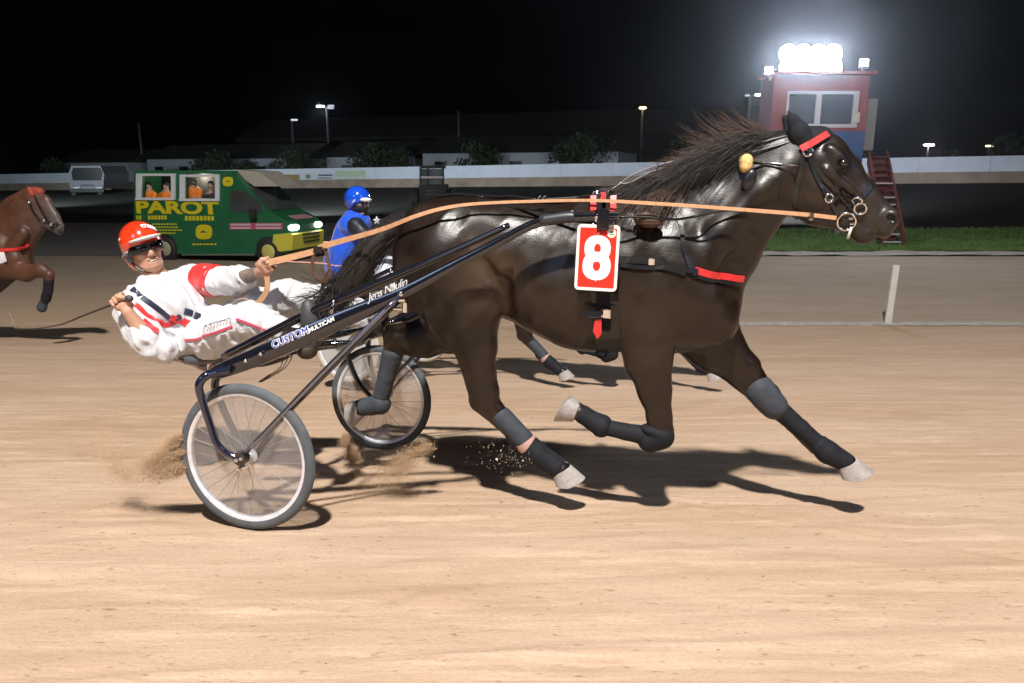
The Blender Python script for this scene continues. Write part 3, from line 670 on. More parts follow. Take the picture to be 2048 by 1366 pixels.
ln = MB(); ln.tube([SK.hit(x, y)[0]+SK.hit(x, y)[1]*.006 for x, y in ((1505, 340), (1530, 330), (1560, 336), (1590, 352))], .005, 6); ln.build('ear_cord', M_STRAP, horse, True, OFF)
p, nn = SK.hit(1494, 333); sp = SDF().cone(p+nn*.03+np.array([0, 0, .012]), p+nn*.03-np.array([0, 0, .012]), .030, .028, .01); V, Fc = sp.mesh(.006); link('sponge_pad', mesh('sponge_pad', V-OFF, Fc), mat('cream_sponge', (.75, .52, .2), .9, noise=40, bump=(70, .004)), horse)
p, nn = SK.hit(1500, 362); sp = SDF().ell(p+nn*.008, (.03, .018, .05), -.3, .01); V, Fc = sp.mesh(.006); link('neck_pad', mesh('neck_pad', V-OFF, Fc), M_STRAP, horse)
# saddle, girth, breast collar
strap('girth', [(1208, 570), (1210, 610), (1213, 650), (1218, 700)], 50, lift=.004, th=.01, both=True)
strap('girth_billet', [(1205, 575), (1208, 640)], 26, M_BOOT, .016, .008)
p, nn = SK.hit(1210, 622); MB().box(p+nn*.035, (.045, .02, .05), 0, .006).build('girth_buckle', M_CHROME, horse, False, OFF)
MB().box(p+nn*.03+np.array([0, 0, -.045]), (.05, .03, .07), 0, .008).build('girth_loop', M_BOOT, horse, False, OFF)
q = MB(); a = P(1190, 640, -.36); q.prism([a, a+[.028, 0, .005], a+[.03, 0, -.06], a+[.012, 0, -.085], a+[-.008, 0, -.05]], (0, .006, 0)); q.build('red_tab', M_REDS, horse, False, OFF)
q = MB(); a = P(1166, 622, -.36); q.strap([a, a+[.035, 0, -.012], a+[.08, 0, -.012]], [(0, -1, 0)]*3, .03, .008); q.build('girth_keeper', M_BOOTG, horse, False, OFF)
ring('girth_ring', 1203, 706, -.15, 10, 2.5, M_BOOT)
strap('saddle_strap', [(1208, 425), (1207, 470), (1206, 520), (1207, 575)], 44, M_STRAP, .004, .012, True)
S = SDF(); S.cone(P(1192, 404, -.12), P(1192, 404, .12), .028, .028, .01).cone(P(1192, 404, -.12), P(1198, 440, -.25), .026, .022, .02).cone(P(1192, 404, .12), P(1198, 440, .25), .026, .022, .02); V, Fc = S.mesh(.007); link('saddle_pad', mesh('saddle_pad', V-OFF, Fc), M_STRAP, horse)
for x, y0, y1, t in ((1187, 392, 422, -.20), (1227, 392, 424, -.20), (1206, 386, 404, -.10)):
    q = MB(); q.strap([P(x, y0, t), P(x, (y0+y1)/2, t-.02), P(x, y1, t-.05)], [(0, -1, .4)]*3, .026, .006); q.build('red_saddle_strap', M_REDS, horse, False, OFF)
strap('breast_strap', [(1235, 520), (1275, 521), (1310, 524), (1345, 535), (1390, 541)], 13, both=True, lift=.006)
strap('breast_strap', [(1240, 530), (1280, 535), (1330, 536), (1370, 548)], 8, lift=.006)
strap('breast_collar', [(1388, 541), (1420, 549), (1455, 555), (1484, 557)], 13, M_REDS, .008, .007, True)
strap('breast_collar', [(1388, 550), (1420, 560), (1455, 566), (1480, 567)], 9, M_STRAP, .006, .006, True)
for x, y in ((1303, 524), (1380, 540), (1388, 545)):
    p, nn = SK.hit(x, y); MB().box(p+nn*.012, (.03, .014, .034), 0, .004).build('buckle', M_CHROME if x < 1370 else M_BOOT, horse, False, OFF)
strap('neck_strap', [(1330, 392), (1350, 420), (1362, 455), (1366, 490), (1372, 515), (1380, 538)], 8, both=True, lift=.005)
ln = MB(); ln.tube(smooth_path([P(1238, 434, -.30), P(1290, 434, -.27), P(1345, 439, -.25), P(1385, 434, -.24), P(1430, 424, -.20), P(1480, 420, -.17), P(1580, 428, -.13), P(1660, 448, -.10)], 6), .006, 6); ln.build('side_check', M_STRAP, horse, True, OFF)
# back strap to the tail
ln = MB(); pts = smooth_path([P(1190, 398, -.03), P(1090, 402, -.03), P(1010, 404, -.03), P(950, 400, -.03), P(880, 412, -.03), P(825, 440, -.02)], 6); pts = [np.array(q) for q in pts]
pts = [SK.near(q)[0]+SK.near(q)[1]*.006 for q in pts]; ln.strap(pts, [(0, -.3, 1)]*len(pts), .028, .006); ln.tube(smooth_path([P(1190, 392, -.03), P(1085, 398, -.03), P(960, 396, -.03)], 6), .004, 6); ln.build('back_strap', M_STRAP, horse, False, OFF)
ln = MB(); ln.tube(smooth_path([P(950, 400, -.08), P(1020, 413, -.14), P(1090, 421, -.2), P(1150, 424, -.26)], 6), .009, 6); ln.build('hip_strap', M_STRAP, horse, True, OFF)
for x in (955, 962, 1078, 1088): MB().tube([P(x-5, 399, -.03), P(x+3, 392, -.04)], .006, 6).build('buckle', M_CHROME, horse, True, OFF)
for x, y, t in ((1192, 392, -.12), (1206, 388, -.10), (1192, 396, .12)): ring('terret', x, y, t, 9, 2.6, M_CHROME if x == 1192 else M_BOOTG)

for o in list(horse.children):
    if o.name.split('.')[0] in ('mane', 'tail', 'check_chain'): o['kind'] = 'stuff'
# ================================================================ SULKY (race cart)
P = F1.P; R = F1.R
ZS = gz(M2[0], M2[1]); SOFF = np.array([0, 0, ZS]); CB = np.array([0, 0, 1.346]); MB_ = np.array([0, math.cos(.105), -math.sin(.105)])
def mir(p): p = np.asarray(p, float); return p-2*((p-CB)@MB_)*MB_
sulky = empty('sulky', (M2[0], M2[1], ZS), -YAW, 'black racing sulky with CUSTOM lettering on its shaft, carrying the driver in white', 'sulky', 'racing sulkies')
M_BLK = mat('gloss_black', (.008, .009, .014), .14, spec=.6, coat=.8, coat_r=.06); M_TYRE = mat('grey_rubber', (.085, .095, .105), .75, noise=20, vary=.2)
M_TYRE2 = mat('white_rubber', (.5, .46, .38), .7); M_ALU = mat('aluminium', (.78, .78, .82), .35, .35, noise=30, vary=.12); M_SPOKE = mat('spoke_steel', (.25, .24, .23), .5, .3)
def film(name, col, op, rough=.25):
    m = bpy.data.materials.new(name); m.use_nodes = True; N = m.node_tree.nodes; L = m.node_tree.links; b = N['Principled BSDF']; b.inputs['Base Color'].default_value = (*col, 1); b.inputs['Roughness'].default_value = rough
    tr = N.new('ShaderNodeBsdfTransparent'); mx = N.new('ShaderNodeMixShader'); n = N.new('ShaderNodeTexNoise'); n.inputs['Scale'].default_value = 9; tc = N.new('ShaderNodeTexCoord'); L.new(tc.outputs['Object'], n.inputs['Vector'])
    mr = N.new('ShaderNodeMapRange'); mr.inputs[3].default_value = max(0, op-.14); mr.inputs[4].default_value = min(1, op+.14); L.new(n.outputs['Fac'], mr.inputs[0]); L.new(mr.outputs[0], mx.inputs[0])
    L.new(tr.outputs[0], mx.inputs[1]); L.new(b.outputs[0], mx.inputs[2]); L.new(mx.outputs[0], N['Material Output'].inputs['Surface']); return m
M_FILM = film('clear_disc_film', (.40, .36, .34), .27); M_FILM2 = film('milky_disc_film', (.55, .55, .54), .72)
def wheel(c, ax, film_m=M_FILM, tyre_m=M_TYRE, rim_m=M_ALU, parent=None):
    ax = np.array(ax, float); ax /= np.linalg.norm(ax); c = np.array(c, float)
    w = MB(); n = 72; prof = [(.301, -.010), (.306, -.018), (.318, -.0215), (.332, -.020), (.343, -.013), (.349, 0), (.343, .013), (.332, .020), (.318, .0215), (.306, .018), (.301, .010)]
    o = MB().lathe(c, ax, prof+[prof[0]], n).build('tyre', tyre_m, parent, 'auto', SOFF)
    rp = [(.286, -.008), (.290, -.013), (.300, -.0155), (.307, -.0165), (.309, -.014), (.302, -.009), (.302, .009), (.309, .014), (.307, .0165), (.300, .0155), (.290, .013), (.286, .008), (.286, -.008)]
    MB().lathe(c, ax, rp, n).build('rim', rim_m, parent, 'auto', SOFF)
    MB().lathe(c, ax, [(0, -.05), (.012, -.05), (.014, -.036), (.034, -.034), (.036, -.03), (.017, -.024), (.016, .024), (.036, .03), (.034, .034), (.014, .036), (.012, .05), (0, .05)], 20).build('hub', M_ALU, parent, 'auto', SOFF)
    u = np.cross(ax, [0, 0, 1.]); u /= np.linalg.norm(u); v = np.cross(ax, u)
    hs = []
    for k in range(28):
        a = 2*math.pi*k/28; sd = 1 if k % 2 else -1; a2 = a+(.55 if k % 4 < 2 else -.55)
        p0 = c+ax*.03*sd+.032*(math.cos(a2)*u+math.sin(a2)*v); p1 = c+.287*(math.cos(a)*u+math.sin(a)*v)
        MB().tube([p0, p1], .0012, 4, False).build('spoke', M_SPOKE, parent, False, SOFF)
    for sd in (-1, 1):
        MB().lathe(c, ax, [(.289, .011*sd), (.20, .019*sd), (.10, .027*sd), (.045, .031*sd)], n).build('wheel_disc', film_m, parent, True, SOFF)
CN = np.array([0, -.7315, 1.423]); CF = mir(CN)
wheel(CN, [0, math.cos(.043), -math.sin(.043)], parent=sulky); wheel(CF, [0, math.cos(.055), -math.sin(.055)], parent=sulky)
def both(fn):
    for f in (lambda p: np.asarray(p, float), mir): fn(f)
shaft_px = [(436, 744, -.70, 15), (500, 719, -.68, 19), (600, 676, -.63, 20), (700, 632, -.575, 18), (800, 588, -.52, 13.5), (900, 535, -.47, 11), (990, 488, -.43, 10), (1040, 461, -.41, 9.5), (1075, 446, -.40, 9.5), (1120, 437, -.39, 9.5), (1170, 433, -.385, 9.5), (1238, 431, -.38, 9)]
def tubep(name, pts, m, n=10, sq=1.0, sub=5, side=(0, 1), seg=None, parent=None):
    """tube along (px, py, t, r) on the near side and mirrored"""
    Q = smooth_path([list(P(x, y, t))+[R(r, x, y, t)] for x, y, t, r in pts], sub); Q = np.array(Q)
    for k in side:
        f = mir if k else (lambda p: p); MB().tube([f(q[:3]) for q in Q], list(Q[:, 3]), n, True, sq).build(name, m, parent or sulky, True, SOFF)
# main shafts: flattened tubes (flat side outward)
def flat_tube(name, Q, m, fl, parent):
    for k in (0, 1):
        f = mir if k else (lambda p: p); b = MB(); n = 12; vs = []
        for i, q in enumerate(Q):
            d = Q[min(i+1, len(Q)-1)][:3]-Q[max(i-1, 0)][:3]; d /= np.linalg.norm(d); u = np.cross(d, [0, 1, 0]); u /= np.linalg.norm(u); w = np.cross(d, u)
            for j in range(n):
                a = 2*math.pi*j/n; ca, sa = math.cos(a), math.sin(a); ca = math.copysign(abs(ca)**.6, ca); sa = math.copysign(abs(sa)**.6, sa)
                vs.append(f(q[:3]+q[3]*ca*u+min(q[3], fl)*sa*w))
        fs = [(i*n+j, i*n+(j+1) % n, (i+1)*n+(j+1) % n, (i+1)*n+j) for i in range(len(Q)-1) for j in range(n)]+[tuple(range(n)), tuple(range((len(Q)-1)*n, len(Q)*n))]
        b.add(vs, fs); b.build(name, m, parent, 'auto', SOFF)
QS = np.array(smooth_path([list(P(x, y, t))+[R(r, x, y, t)] for x, y, t, r in shaft_px], 6)); flat_tube('shaft', QS, M_BLK, .021, sulky)
tubep('inner_shaft', [(448, 712, -.50, 9), (520, 676, -.50, 9), (633, 619, -.47, 9), (706, 588, -.45, 9), (780, 556, -.43, 9), (860, 523, -.42, 8), (940, 487, -.41, 7), (1018, 450, -.40, 6)], M_BLK)
tubep('shaft_sleeve', [(1080, 442, -.398, 11.5), (1130, 435, -.39, 12), (1150, 434, -.39, 10.5)], mat('rubber_sleeve', (.03, .033, .04), .4))
# wheel forks outside and inside the wheels, stays up to the shafts
tubep('fork', [(460, 740, -.72, 9.5), (432, 745, -.76, 9.5), (410, 753, -.80, 9), (398, 772, -.82, 8.5), (404, 800, -.82, 8), (420, 850, -.82, 7.5), (432, 884, -.82, 7.5), (452, 905, -.81, 7), (478, 917, -.80, 7)], mat('blue_black_tube', (.01, .012, .03), .12, coat=1, coat_r=.05), 12)
tubep('fork', [(452, 742, -.68, 8), (436, 752, -.65, 8), (430, 775, -.64, 8), (445, 815, -.64, 7.5), (470, 865, -.65, 7), (500, 900, -.66, 6)], M_BLK)
tubep('stay', [(492, 905, -.80, 5), (640, 750, -.68, 5), (799, 592, -.545, 5)], mat('chrome_tube', (.25, .26, .33), .1, .9), 8)
tubep('stay', [(514, 890, -.655, 5), (600, 800, -.62, 5), (795, 604, -.53, 5)], M_BLK, 8)
def bracket(f):
    c = P(480, 918, -.805); q = MB(); q.tube([f(c+[0, .03, 0]), f(c-[0, .008, 0])], .032, 10); q.tube([f(c+[-.004, .01, .03]), f(c+[0, .01, -.04])], .014, 8); q.tube([f(c+[0, .01, 0]), f(c+[.03, .01, .02])], .018, 8)
    q.build('axle_bracket', M_BLK, sulky, 'auto', SOFF)
    for dx, dz, r in ((-.006, 0, .010), (.018, .010, .009), (0, -.042, .008)):
        MB().lathe(f(c+[dx, -.01, dz]), f(c+[dx, -.03, dz])-f(c+[dx, -.01, dz]), [(0, .014), (r*.8, .014), (r, .010), (r, 0), (0, 0)], 10).build('bolt', M_CHROME, sulky, 'auto', SOFF)
both(bracket)
for x, y in ((491, 722), (521, 708)): MB().sphere(P(x, y, -.70), .011, 10, 6).build('bolt', M_CHROME, sulky, True, SOFF)
for x, y in ((419, 733), (424, 738)): MB().lathe(P(x, y, -.72), (0, 0, 1), [(0, .01), (.010, .01), (.010, -.014), (0, -.014)], 8).build('bolt', M_CHROME, sulky, 'auto', SOFF)
# arch across under the seat
A0 = QS[2][:3]; A1 = mir(A0); mid = (A0+A1)/2
pts = smooth_path([A0, A0+[.03, .25, -.0], mid+[.07, 0, .02], A1+[.03, -.25, 0], A1], 8); MB().tube(pts, .026, 10).build('cross_arch', M_BLK, sulky, True, SOFF)
A0 = QS[10][:3]; A1 = mir(A0); MB().tube(smooth_path([A0, (A0+A1)/2+[.02, 0, .0], A1], 8), .018, 10).build('cross_arch', M_BLK, sulky, True, SOFF)
# seat bowl
S = SDF(); S.ell(P(425, 706, 0), (.17, .20, .055), .05, .03).ell(P(375, 700, 0), (.07, .18, .045), -.3, .03).ell(P(425, 686, 0), (.16, .16, .05), .1, .02, 's'); S.cone(P(420, 722, 0), P(450, 732, 0), .05, .05, .03, 2.2)
V, Fc = S.mesh(.008); link('seat', mesh('seat', V-SOFF, Fc), mat('seat_shell', (.07, .07, .08), .35, coat=.4), sulky)
S = SDF().ell(P(545, 712, .05), (.13, .16, .045), .25, .02); V, Fc = S.mesh(.01); link('seat_spring_box', mesh('seat_spring_box', V-SOFF, Fc), mat('brown_box', (.035, .025, .02), .5), sulky)
# foot rests and small fittings
for f in (lambda p: p, mir):
    c = QS[14][:3]; q = MB(); q.tube([f(c+[0, .02, .0]), f(c+[.0, .12, .02])], .010, 8); q.tube([f(c+[.0, .12, .02]), f(c+[.03, .12, .12])], .008, 8); q.build('foot_rest', M_CHROME, sulky, True, SOFF)
q = MB(); c = P(801, 600, -.53); q.box(c, (.05, .03, .018), 0, .004); q.box(c+[.025, -.005, -.03], (.02, .03, .05), 0, .004); q.box(c+[-.01, -.005, -.04], (.045, .02, .014), 0, .004); q.build('stay_clamp', M_CHROME, sulky, 'auto', SOFF)
MB().sphere(P(802, 588, -.545), .013, 10, 7).build('bolt', M_CHROME, sulky, True, SOFF)
c = P(1206, 432, -.40); MB().lathe(c-[.03, 0, 0], (1, 0, 0), [(0, 0), (.026, 0), (.029, .006), (.029, .05), (.022, .058), (0, .058)], 14).build('shaft_coupler', M_CHROME, sulky, 'auto', SOFF)
q = MB(); q.box(P(1206, 440, -.42), (.05, .02, .09), 0, .005); q.box(P(1216, 445, -.43), (.05, .02, .02), 0, .004); q.build('plate_holder', M_BLK, sulky, 'auto', SOFF)
for k, dx in enumerate((0, 9, 18)):
    a = smooth_path([P(556+dx, 700, -.35), P(566+dx, 712, -.4), P(560+dx*.6, 735, -.42), P(535+dx*.5, 752, -.42), P(517+dx*.3, 764, -.42)], 6); MB().tube(a, .0028, 5).build('brake_cord', mat('brown_cord', (.12, .07, .04), .6) if k == 0 else bpy.data.materials['brown_cord'], sulky, True, SOFF)
q = MB(); a = smooth_path([P(560, 560, 0), P(600, 520, 0)], 3)
# lettering on the shaft
def text3d(body, font_size, c, xd, nd, m, parent, off, shear=0, ext=.0015, offset=0.0, name='lettering', space=1.0, align='LEFT'):
    cu = bpy.data.curves.new(name, 'FONT'); cu.body = body; cu.size = font_size; cu.extrude = ext; cu.shear = shear; cu.offset = offset; cu.space_character = space; cu.align_x = align; cu.align_y = 'CENTER'
    o = bpy.data.objects.new(name, cu); COL.objects.link(o); cu.materials.append(m); o.parent = parent
    xd = Vector(xd).normalized(); nd = Vector(nd).normalized(); nd = (nd-xd*nd.dot(xd)).normalized(); yd = nd.cross(xd); Mx = Matrix((xd, yd, nd)).transposed().to_4x4(); Mx.translation = Vector(np.array(c)-off); o.parent = None
    me = bpy.data.meshes.new_from_object(o); bpy.data.objects.remove(o); me.transform(Mx); return link(name, me, m, parent, False)
M_WHT = mat('white_paint', (.8, .8, .82), .4); M_BLU = mat('blue_print', (.01, .06, .45), .4); M_RED = mat('red_print', (.7, .03, .03), .45)
n3 = (-.03, -1, 0)
def on_shaft(px_, py_, dt=-.0245):
    s = P(px_, py_, -.63)[0]; i = int(np.argmin(abs(QS[:, 0]-s))); t = np.interp(s, QS[:, 0], QS[:, 1]); return P(px_, py_, t+dt)
a = on_shaft(543, 692); b = on_shaft(609, 663); text3d('CUSTOM', .043, a, b-a, n3, M_WHT, sulky, SOFF, .2, .0008, .0034, space=1.06); text3d('CUSTOM', .043, a-[0, .0022, 0], b-a, n3, M_BLU, sulky, SOFF, .2, .0008, 0, space=1.06)
a = on_shaft(617, 662); b = on_shaft(648, 647); text3d('MULTICAM', .0255, a, b-a, n3, M_WHT, sulky, SOFF, .15, .0008, .001)
a = on_shaft(734, 597); b = on_shaft(815, 562); text3d('Jens Naulin', .047, a, b-a, n3, M_WHT, sulky, SOFF, .55, .0008, -.0004, space=.9)
# number plate 8 hanging from the saddle
pc = [P(1150, 452, -.43), P(1236, 448, -.43), P(1240, 578, -.41), P(1153, 581, -.41)]; c = sum(pc)/4; W_ = np.linalg.norm(pc[1]-pc[0]); H_ = np.linalg.norm(pc[0]-pc[3])
pw = F1.world(c); plate = empty('number_plate', tuple(pw), -YAW, 'red plate with a white border and number 8 on the flank of the dark horse', 'number plate')
def rrect(w, h, r, z, n=6):
    o = []
    for cx, cy, a0 in ((w/2-r, h/2-r, 0), (-w/2+r, h/2-r, 90), (-w/2+r, -h/2+r, 180), (w/2-r, -h/2+r, 270)):
        for k in range(n+1): a = math.radians(a0+90*k/n); o.append((cx+r*math.cos(a), z, cy+r*math.sin(a)))
    return o
tilt = Matrix.Rotation(.02, 3, 'Y')@Matrix.Rotation(-.10, 3, 'X')
def pl(name, pts, d, m):
    b = MB(); b.prism([tuple(tilt@Vector(p)) for p in pts], tuple(tilt@Vector((0, d, 0)))); return b.build(name, m, plate, False)
pl('plate', rrect(W_, H_, .018, 0), -.006, mat('plate_white', (.8, .76, .7), .3, coat=.5)); M_PR = mat('plate_red', (.78, .035, .02), .3, coat=.4)
pl('red_field', rrect(W_*.86, H_*.90, .006, -.0062), -.001, M_PR)
def ringpl(name, cz, rx, rz, ix, iz, y, m, d=-.0012, ex=2.3):
    b = MB(); n = 40; pts = []
    for k in range(n):
        a = 2*math.pi*k/n; ca, sa = math.cos(a), math.sin(a); e = 2/ex; o_ = (rx*math.copysign(abs(ca)**e, ca), rz*math.copysign(abs(sa)**e, sa)); i_ = (ix*ca, iz*sa)
        pts.append((o_, i_))
    vs = []
    for dy in (0, d):
        for o_, i_ in pts: vs += [tuple(tilt@Vector((o_[0], y+dy, cz+o_[1]))), tuple(tilt@Vector((i_[0], y+dy, cz+i_[1])))]
    fs = []
    for k in range(n):
        j = (k+1) % n; fs += [(2*k, 2*j, 2*j+1, 2*k+1), (2*n+2*k, 2*n+2*k+1, 2*n+2*j+1, 2*n+2*j), (2*k, 2*n+2*k, 2*n+2*j, 2*j), (2*k+1, 2*j+1, 2*n+2*j+1, 2*n+2*k+1)]
    b.add(vs, fs); return b.build(name, m, plate, False)
u_ = H_/130
ringpl('digit_8', 18*u_, 26*u_, 26*u_, 6.5*u_, 9.5*u_, -.0073, M_WHT); ringpl('digit_8', -16*u_, 28*u_, 28*u_, 7.5*u_, 10*u_, -.0078, M_WHT)
b = MB(); b.prism([tuple(tilt@Vector((26*u_+9*u_*math.cos(a), -.0074, 49*u_+9*u_*math.sin(a)))) for a in np.linspace(0, 6.28, 21)[:-1]], (0, -.001, 0)); b.build('sticker', mat('sticker', (.75, .68, .5), .5), plate, False)
b = MB(); b.box(tilt@Vector((26*u_, -.0088, 47*u_)), (9*u_, .0008, 1.4*u_)); b.box(tilt@Vector((26*u_, -.0088, 51*u_)), (4*u_, .0008, 3*u_)); b.build('sticker_print', M_BLU, plate, False)
for z in (48, -46): b = MB(); b.sphere(tuple(tilt@Vector((0, -.009, z*u_))), .006, 8, 5); b.build('screw', M_CHROME, plate, True)
# reins
def rein(name, label, pts, m, nrm=(0, -1, .15), w=None):
    Q = np.array(smooth_path([list(P(x, y, t))+[R(r, x, y, t)] for x, y, t, r in pts], 7)); b = MB(); b.strap([q[:3] for q in Q], [nrm]*len(Q), [q[3] for q in Q], .004)
    w0 = F1.world(np.array([Q[0][0], 0, ZS])); r_ = empty(name, (w0[0], w0[1], ZS), -YAW, label, 'rein'); b.build('leather', m, r_, False, np.array([Q[0][0], 0, ZS])); return r_, np.array([Q[0][0], 0, ZS])
r1, ro = rein('rein', 'long tan leather rein from the white-clad driver over the rump to the bit', [(530, 527, -.10, 13), (580, 515, -.11, 13), (630, 502, -.12, 12), (652, 491, -.12, 12), (760, 460, -.22, 9), (830, 433, -.285, 8), (890, 416, -.275, 7), (960, 407, -.235, 6), (1090, 402, -.22, 6), (1190, 401, -.25, 6), (1290, 406, -.29, 7), (1400, 413, -.27, 7), (1520, 422, -.22, 7.5), (1620, 430, -.16, 8), (1672, 436, -.12, 8)], M_LEATHER)
for x, y, w_, m in ((636, 500, .05, M_STRAP), (652, 490, .03, M_LEATHER), (1622, 432, .02, M_CHROME)): MB().box(P(x, y, -.125 if x < 1000 else -.165), (w_, .016, .036), 0, .004).build('keeper', m, r1, False, ro)
q = MB(); Q = smooth_path([P(630, 503, -.12), P(625, 530, -.12), P(632, 555, -.12), P(648, 562, -.13), (P(660, 545, -.13)), P(655, 515, -.12), P(650, 495, -.12)], 8); q.strap(Q, [(.2, -1, 0)]*len(Q), .018, .003); Q = smooth_path([P(660, 540, -.13), P(650, 560, -.12), P(644, 578, -.12), P(646, 592, -.12)], 5); q.strap(Q, [(.5, -1, 0)]*len(Q), .018, .003); q.build('hand_loop', mat('brown_leather', (.10, .045, .025), .5), r1, False, ro)
q = MB(); Q = smooth_path([P(533, 545, -.08), P(535, 575, -.08), P(522, 600, -.07), P(500, 618, -.06)], 6); q.strap(Q, [(0, -1, 0)]*len(Q), [.034]*3+[.03]*(len(Q)-3), .003); Q = smooth_path([P(508, 604, -.02), P(485, 597, -.02), P(468, 605, -.02), P(462, 618, -.02)], 6); q.tube(Q, .003, 5); q.build('rein_end', M_LEATHER, r1, False, ro)
r2, ro = rein('rein', 'short second tan rein crossing the loin of the dark horse to the far terret', [(1080, 421, .02, 5), (1110, 413, .03, 8), (1150, 407, .06, 8), (1192, 402, .12, 8), (1300, 404, .2, 8), (1500, 420, .2, 8), (1660, 440, .12, 8)], M_LEATHER)
r3, ro = rein('rein', 'thin pink cord running from the driver\'s hand past the blue jacket', [(560, 522, .1, 2.2), (640, 526, .1, 2.2), (700, 528, .1, 2.2), (800, 470, .12, 2.2), (900, 418, .12, 2.2), (1080, 421, .02, 3)], mat('pink_cord', (.6, .3, .25), .6))
# ================================================================ DRIVERS
M_SKIN = mat('skin', (.50, .28, .19), .5, spec=.4, noise=20, vary=.08); M_TAT = mat('tattooed_skin', (.20, .155, .13), .5, noise=45, vary=.35)
M_SATW = mat('white_satin', (.62, .62, .645), .42, spec=.5, sheen=.2, bump=(24, .012, (1, 1, .6))); M_SATR = mat('red_satin', (.66, .02, .02), .35, spec=.6, sheen=.3); M_SATN = mat('navy_satin', (.012, .018, .045), .35, spec=.6, sheen=.2)
M_SHOE = mat('grey_shoe', (.05, .05, .055), .55); M_SHOEB = mat('brown_shoe', (.045, .03, .02), .55); M_PIPE = mat('crimson_piping', (.5, .06, .1), .5)
class Fig:
    def __init__(self, F): self.F = F; self.S = SDF()
    def ch(self, pts, k=.02, q=1.0, op='u'): self.S.chain([(self.F.P(x, y, t), self.F.R(r, x, y, t)) for x, y, t, r in pts], k, q, op); return self
    def el(self, x, y, t, rx, rz, w, ang=0, k=.02, op='u'): self.S.ell(self.F.P(x, y, t), (self.F.R(rx, x, y, t), w, self.F.R(rz, x, y, t)), math.radians(ang), k, op); return self
def finish(S, name, m, parent, off, h=.007, wrinkle=None, smooth=1, grow=0):
    V, Fc = S.mesh(h, smooth=smooth, grow=grow); N = vnormals(V, Fc)
    if wrinkle is not None: V = V+N*wrinkle(V)[:, None]; 
    o = link(name, mesh(name, V-off, Fc), m, parent); return o, V, Fc
def folds(a1, s1, dirs, a2=.002, s2=60, seed=1):
    """cloth folds: ridged noise stretched along a direction"""
    d = np.array(dirs, float); d /= np.linalg.norm(d)
    def f(V):
        al = (V@d)[:, None]*d; Q = (V-al)+al*.28; n = vnoise(Q, s1, seed); r = 1-np.abs(n)*2; n2 = vnoise(Q, s2, seed+3)
        return a1*(r*.8)+a2*n2
    return f
class HeadF:
    """head built in its own axes, then turned"""
    def __init__(self, c, f, u, sc=1.0):
        self.c = np.array(c, float); self.f = np.array(f, float); self.f /= np.linalg.norm(self.f); u = np.array(u, float); u -= self.f*(u@self.f); self.u = u/np.linalg.norm(u); self.r = np.cross(self.f, self.u); self.Rm = np.array([self.f, self.r, self.u]); self.sc = sc
    def p(self, a, b, c): return self.c+self.sc*(a*self.f+b*self.r+c*self.u)
    def el(self, S, c, r, k=.015, op='u'): S.ell(self.p(*c), np.array(r)*self.sc, k=k*self.sc, op=op, rot=self.Rm)
    def ch(self, S, pts, k=.01, op='u', q=1.0): S.chain([(self.p(*p[:3]), p[3]*self.sc) for p in pts], k, q, op)
def face(S, H):
    H.el(S, (-.01, 0, .03), (.098, .077, .098)); H.el(S, (.04, 0, -.045), (.055, .06, .075), .03); H.el(S, (.068, 0, -.098), (.03, .034, .024), .02)
    H.ch(S, [(.086, 0, .012, .012), (.108, 0, -.022, .013), (.112, 0, -.034, .012)], .012); H.el(S, (.1, .015, -.036), (.012, .010, .009), .006); H.el(S, (.1, -.015, -.036), (.012, .010, .009), .006)
    for s in (-1, 1):
        H.el(S, (.066, s*.042, -.022), (.026, .024, .02), .015); H.el(S, (.078, s*.03, .03), (.018, .03, .012), .015); H.el(S, (0, s*.08, -.005), (.018, .010, .03), .006); H.ch(S, [(.0, s*.062, -.045, .014), (.055, s*.04, -.095, .014)], .02)
        H.ch(S, [(.098, s*.022, -.036, .003), (.082, s*.044, -.068, .003)], .006, 's')
    H.el(S, (.092, 0, -.058), (.014, .030, .007), .005); H.el(S, (.088, 0, -.078), (.014, .026, .008), .005); H.el(S, (.100, 0, -.067), (.012, .026, .0065), .003, 's')
def fist(S, w, c, side, sc=1.0, up=(0, 0, 1)):
    """w wrist, c knuckle centre, side: direction across the knuckles; fingers curl below"""
    w, c = np.array(w, float), np.array(c, float); d = c-w; d /= np.linalg.norm(d); s = np.array(side, float); s -= d*(s@d); s /= np.linalg.norm(s); n = np.cross(d, s)
    S.cone(w, w+(c-w)*.5, .025*sc, .027*sc, .01); S.cone(c-s*.022*sc-d*.018, c+s*.022*sc-d*.018, .022*sc, .022*sc, .012)
    for i, L in enumerate((.030, .033, .031, .025)):
        k = c+s*(-.031+.0205*i)*sc; a = k+d*L*.9*sc; b = a+n*.024*sc-d*.002; e = b-d*.026*sc+n*.004*sc
        S.chain([(k, .0105*sc), (a, .0098*sc), (b, .0092*sc), (e, .0085*sc)], .0035)
    t0 = c-s*.034*sc-d*.05*sc; t1 = c-s*.040*sc-d*.01*sc+n*.018*sc; t2 = c-s*.018*sc+d*.012*sc+n*.036*sc; S.chain([(t0, .013*sc), (t1, .0115*sc), (t2, .0095*sc)], .006)

F = F1; P = F1.P; R = F1.R
DS = P(400, 700, 0)[0]; dw = F1.world(np.array([DS, 0, 0])); dz = gz(dw[0], dw[1]); DOFF = np.array([DS, 0, dz])
driver = empty('person', (dw[0], dw[1], dz), -YAW, 'driver in white racing suit and red helmet leaning back on the near sulky', 'person')
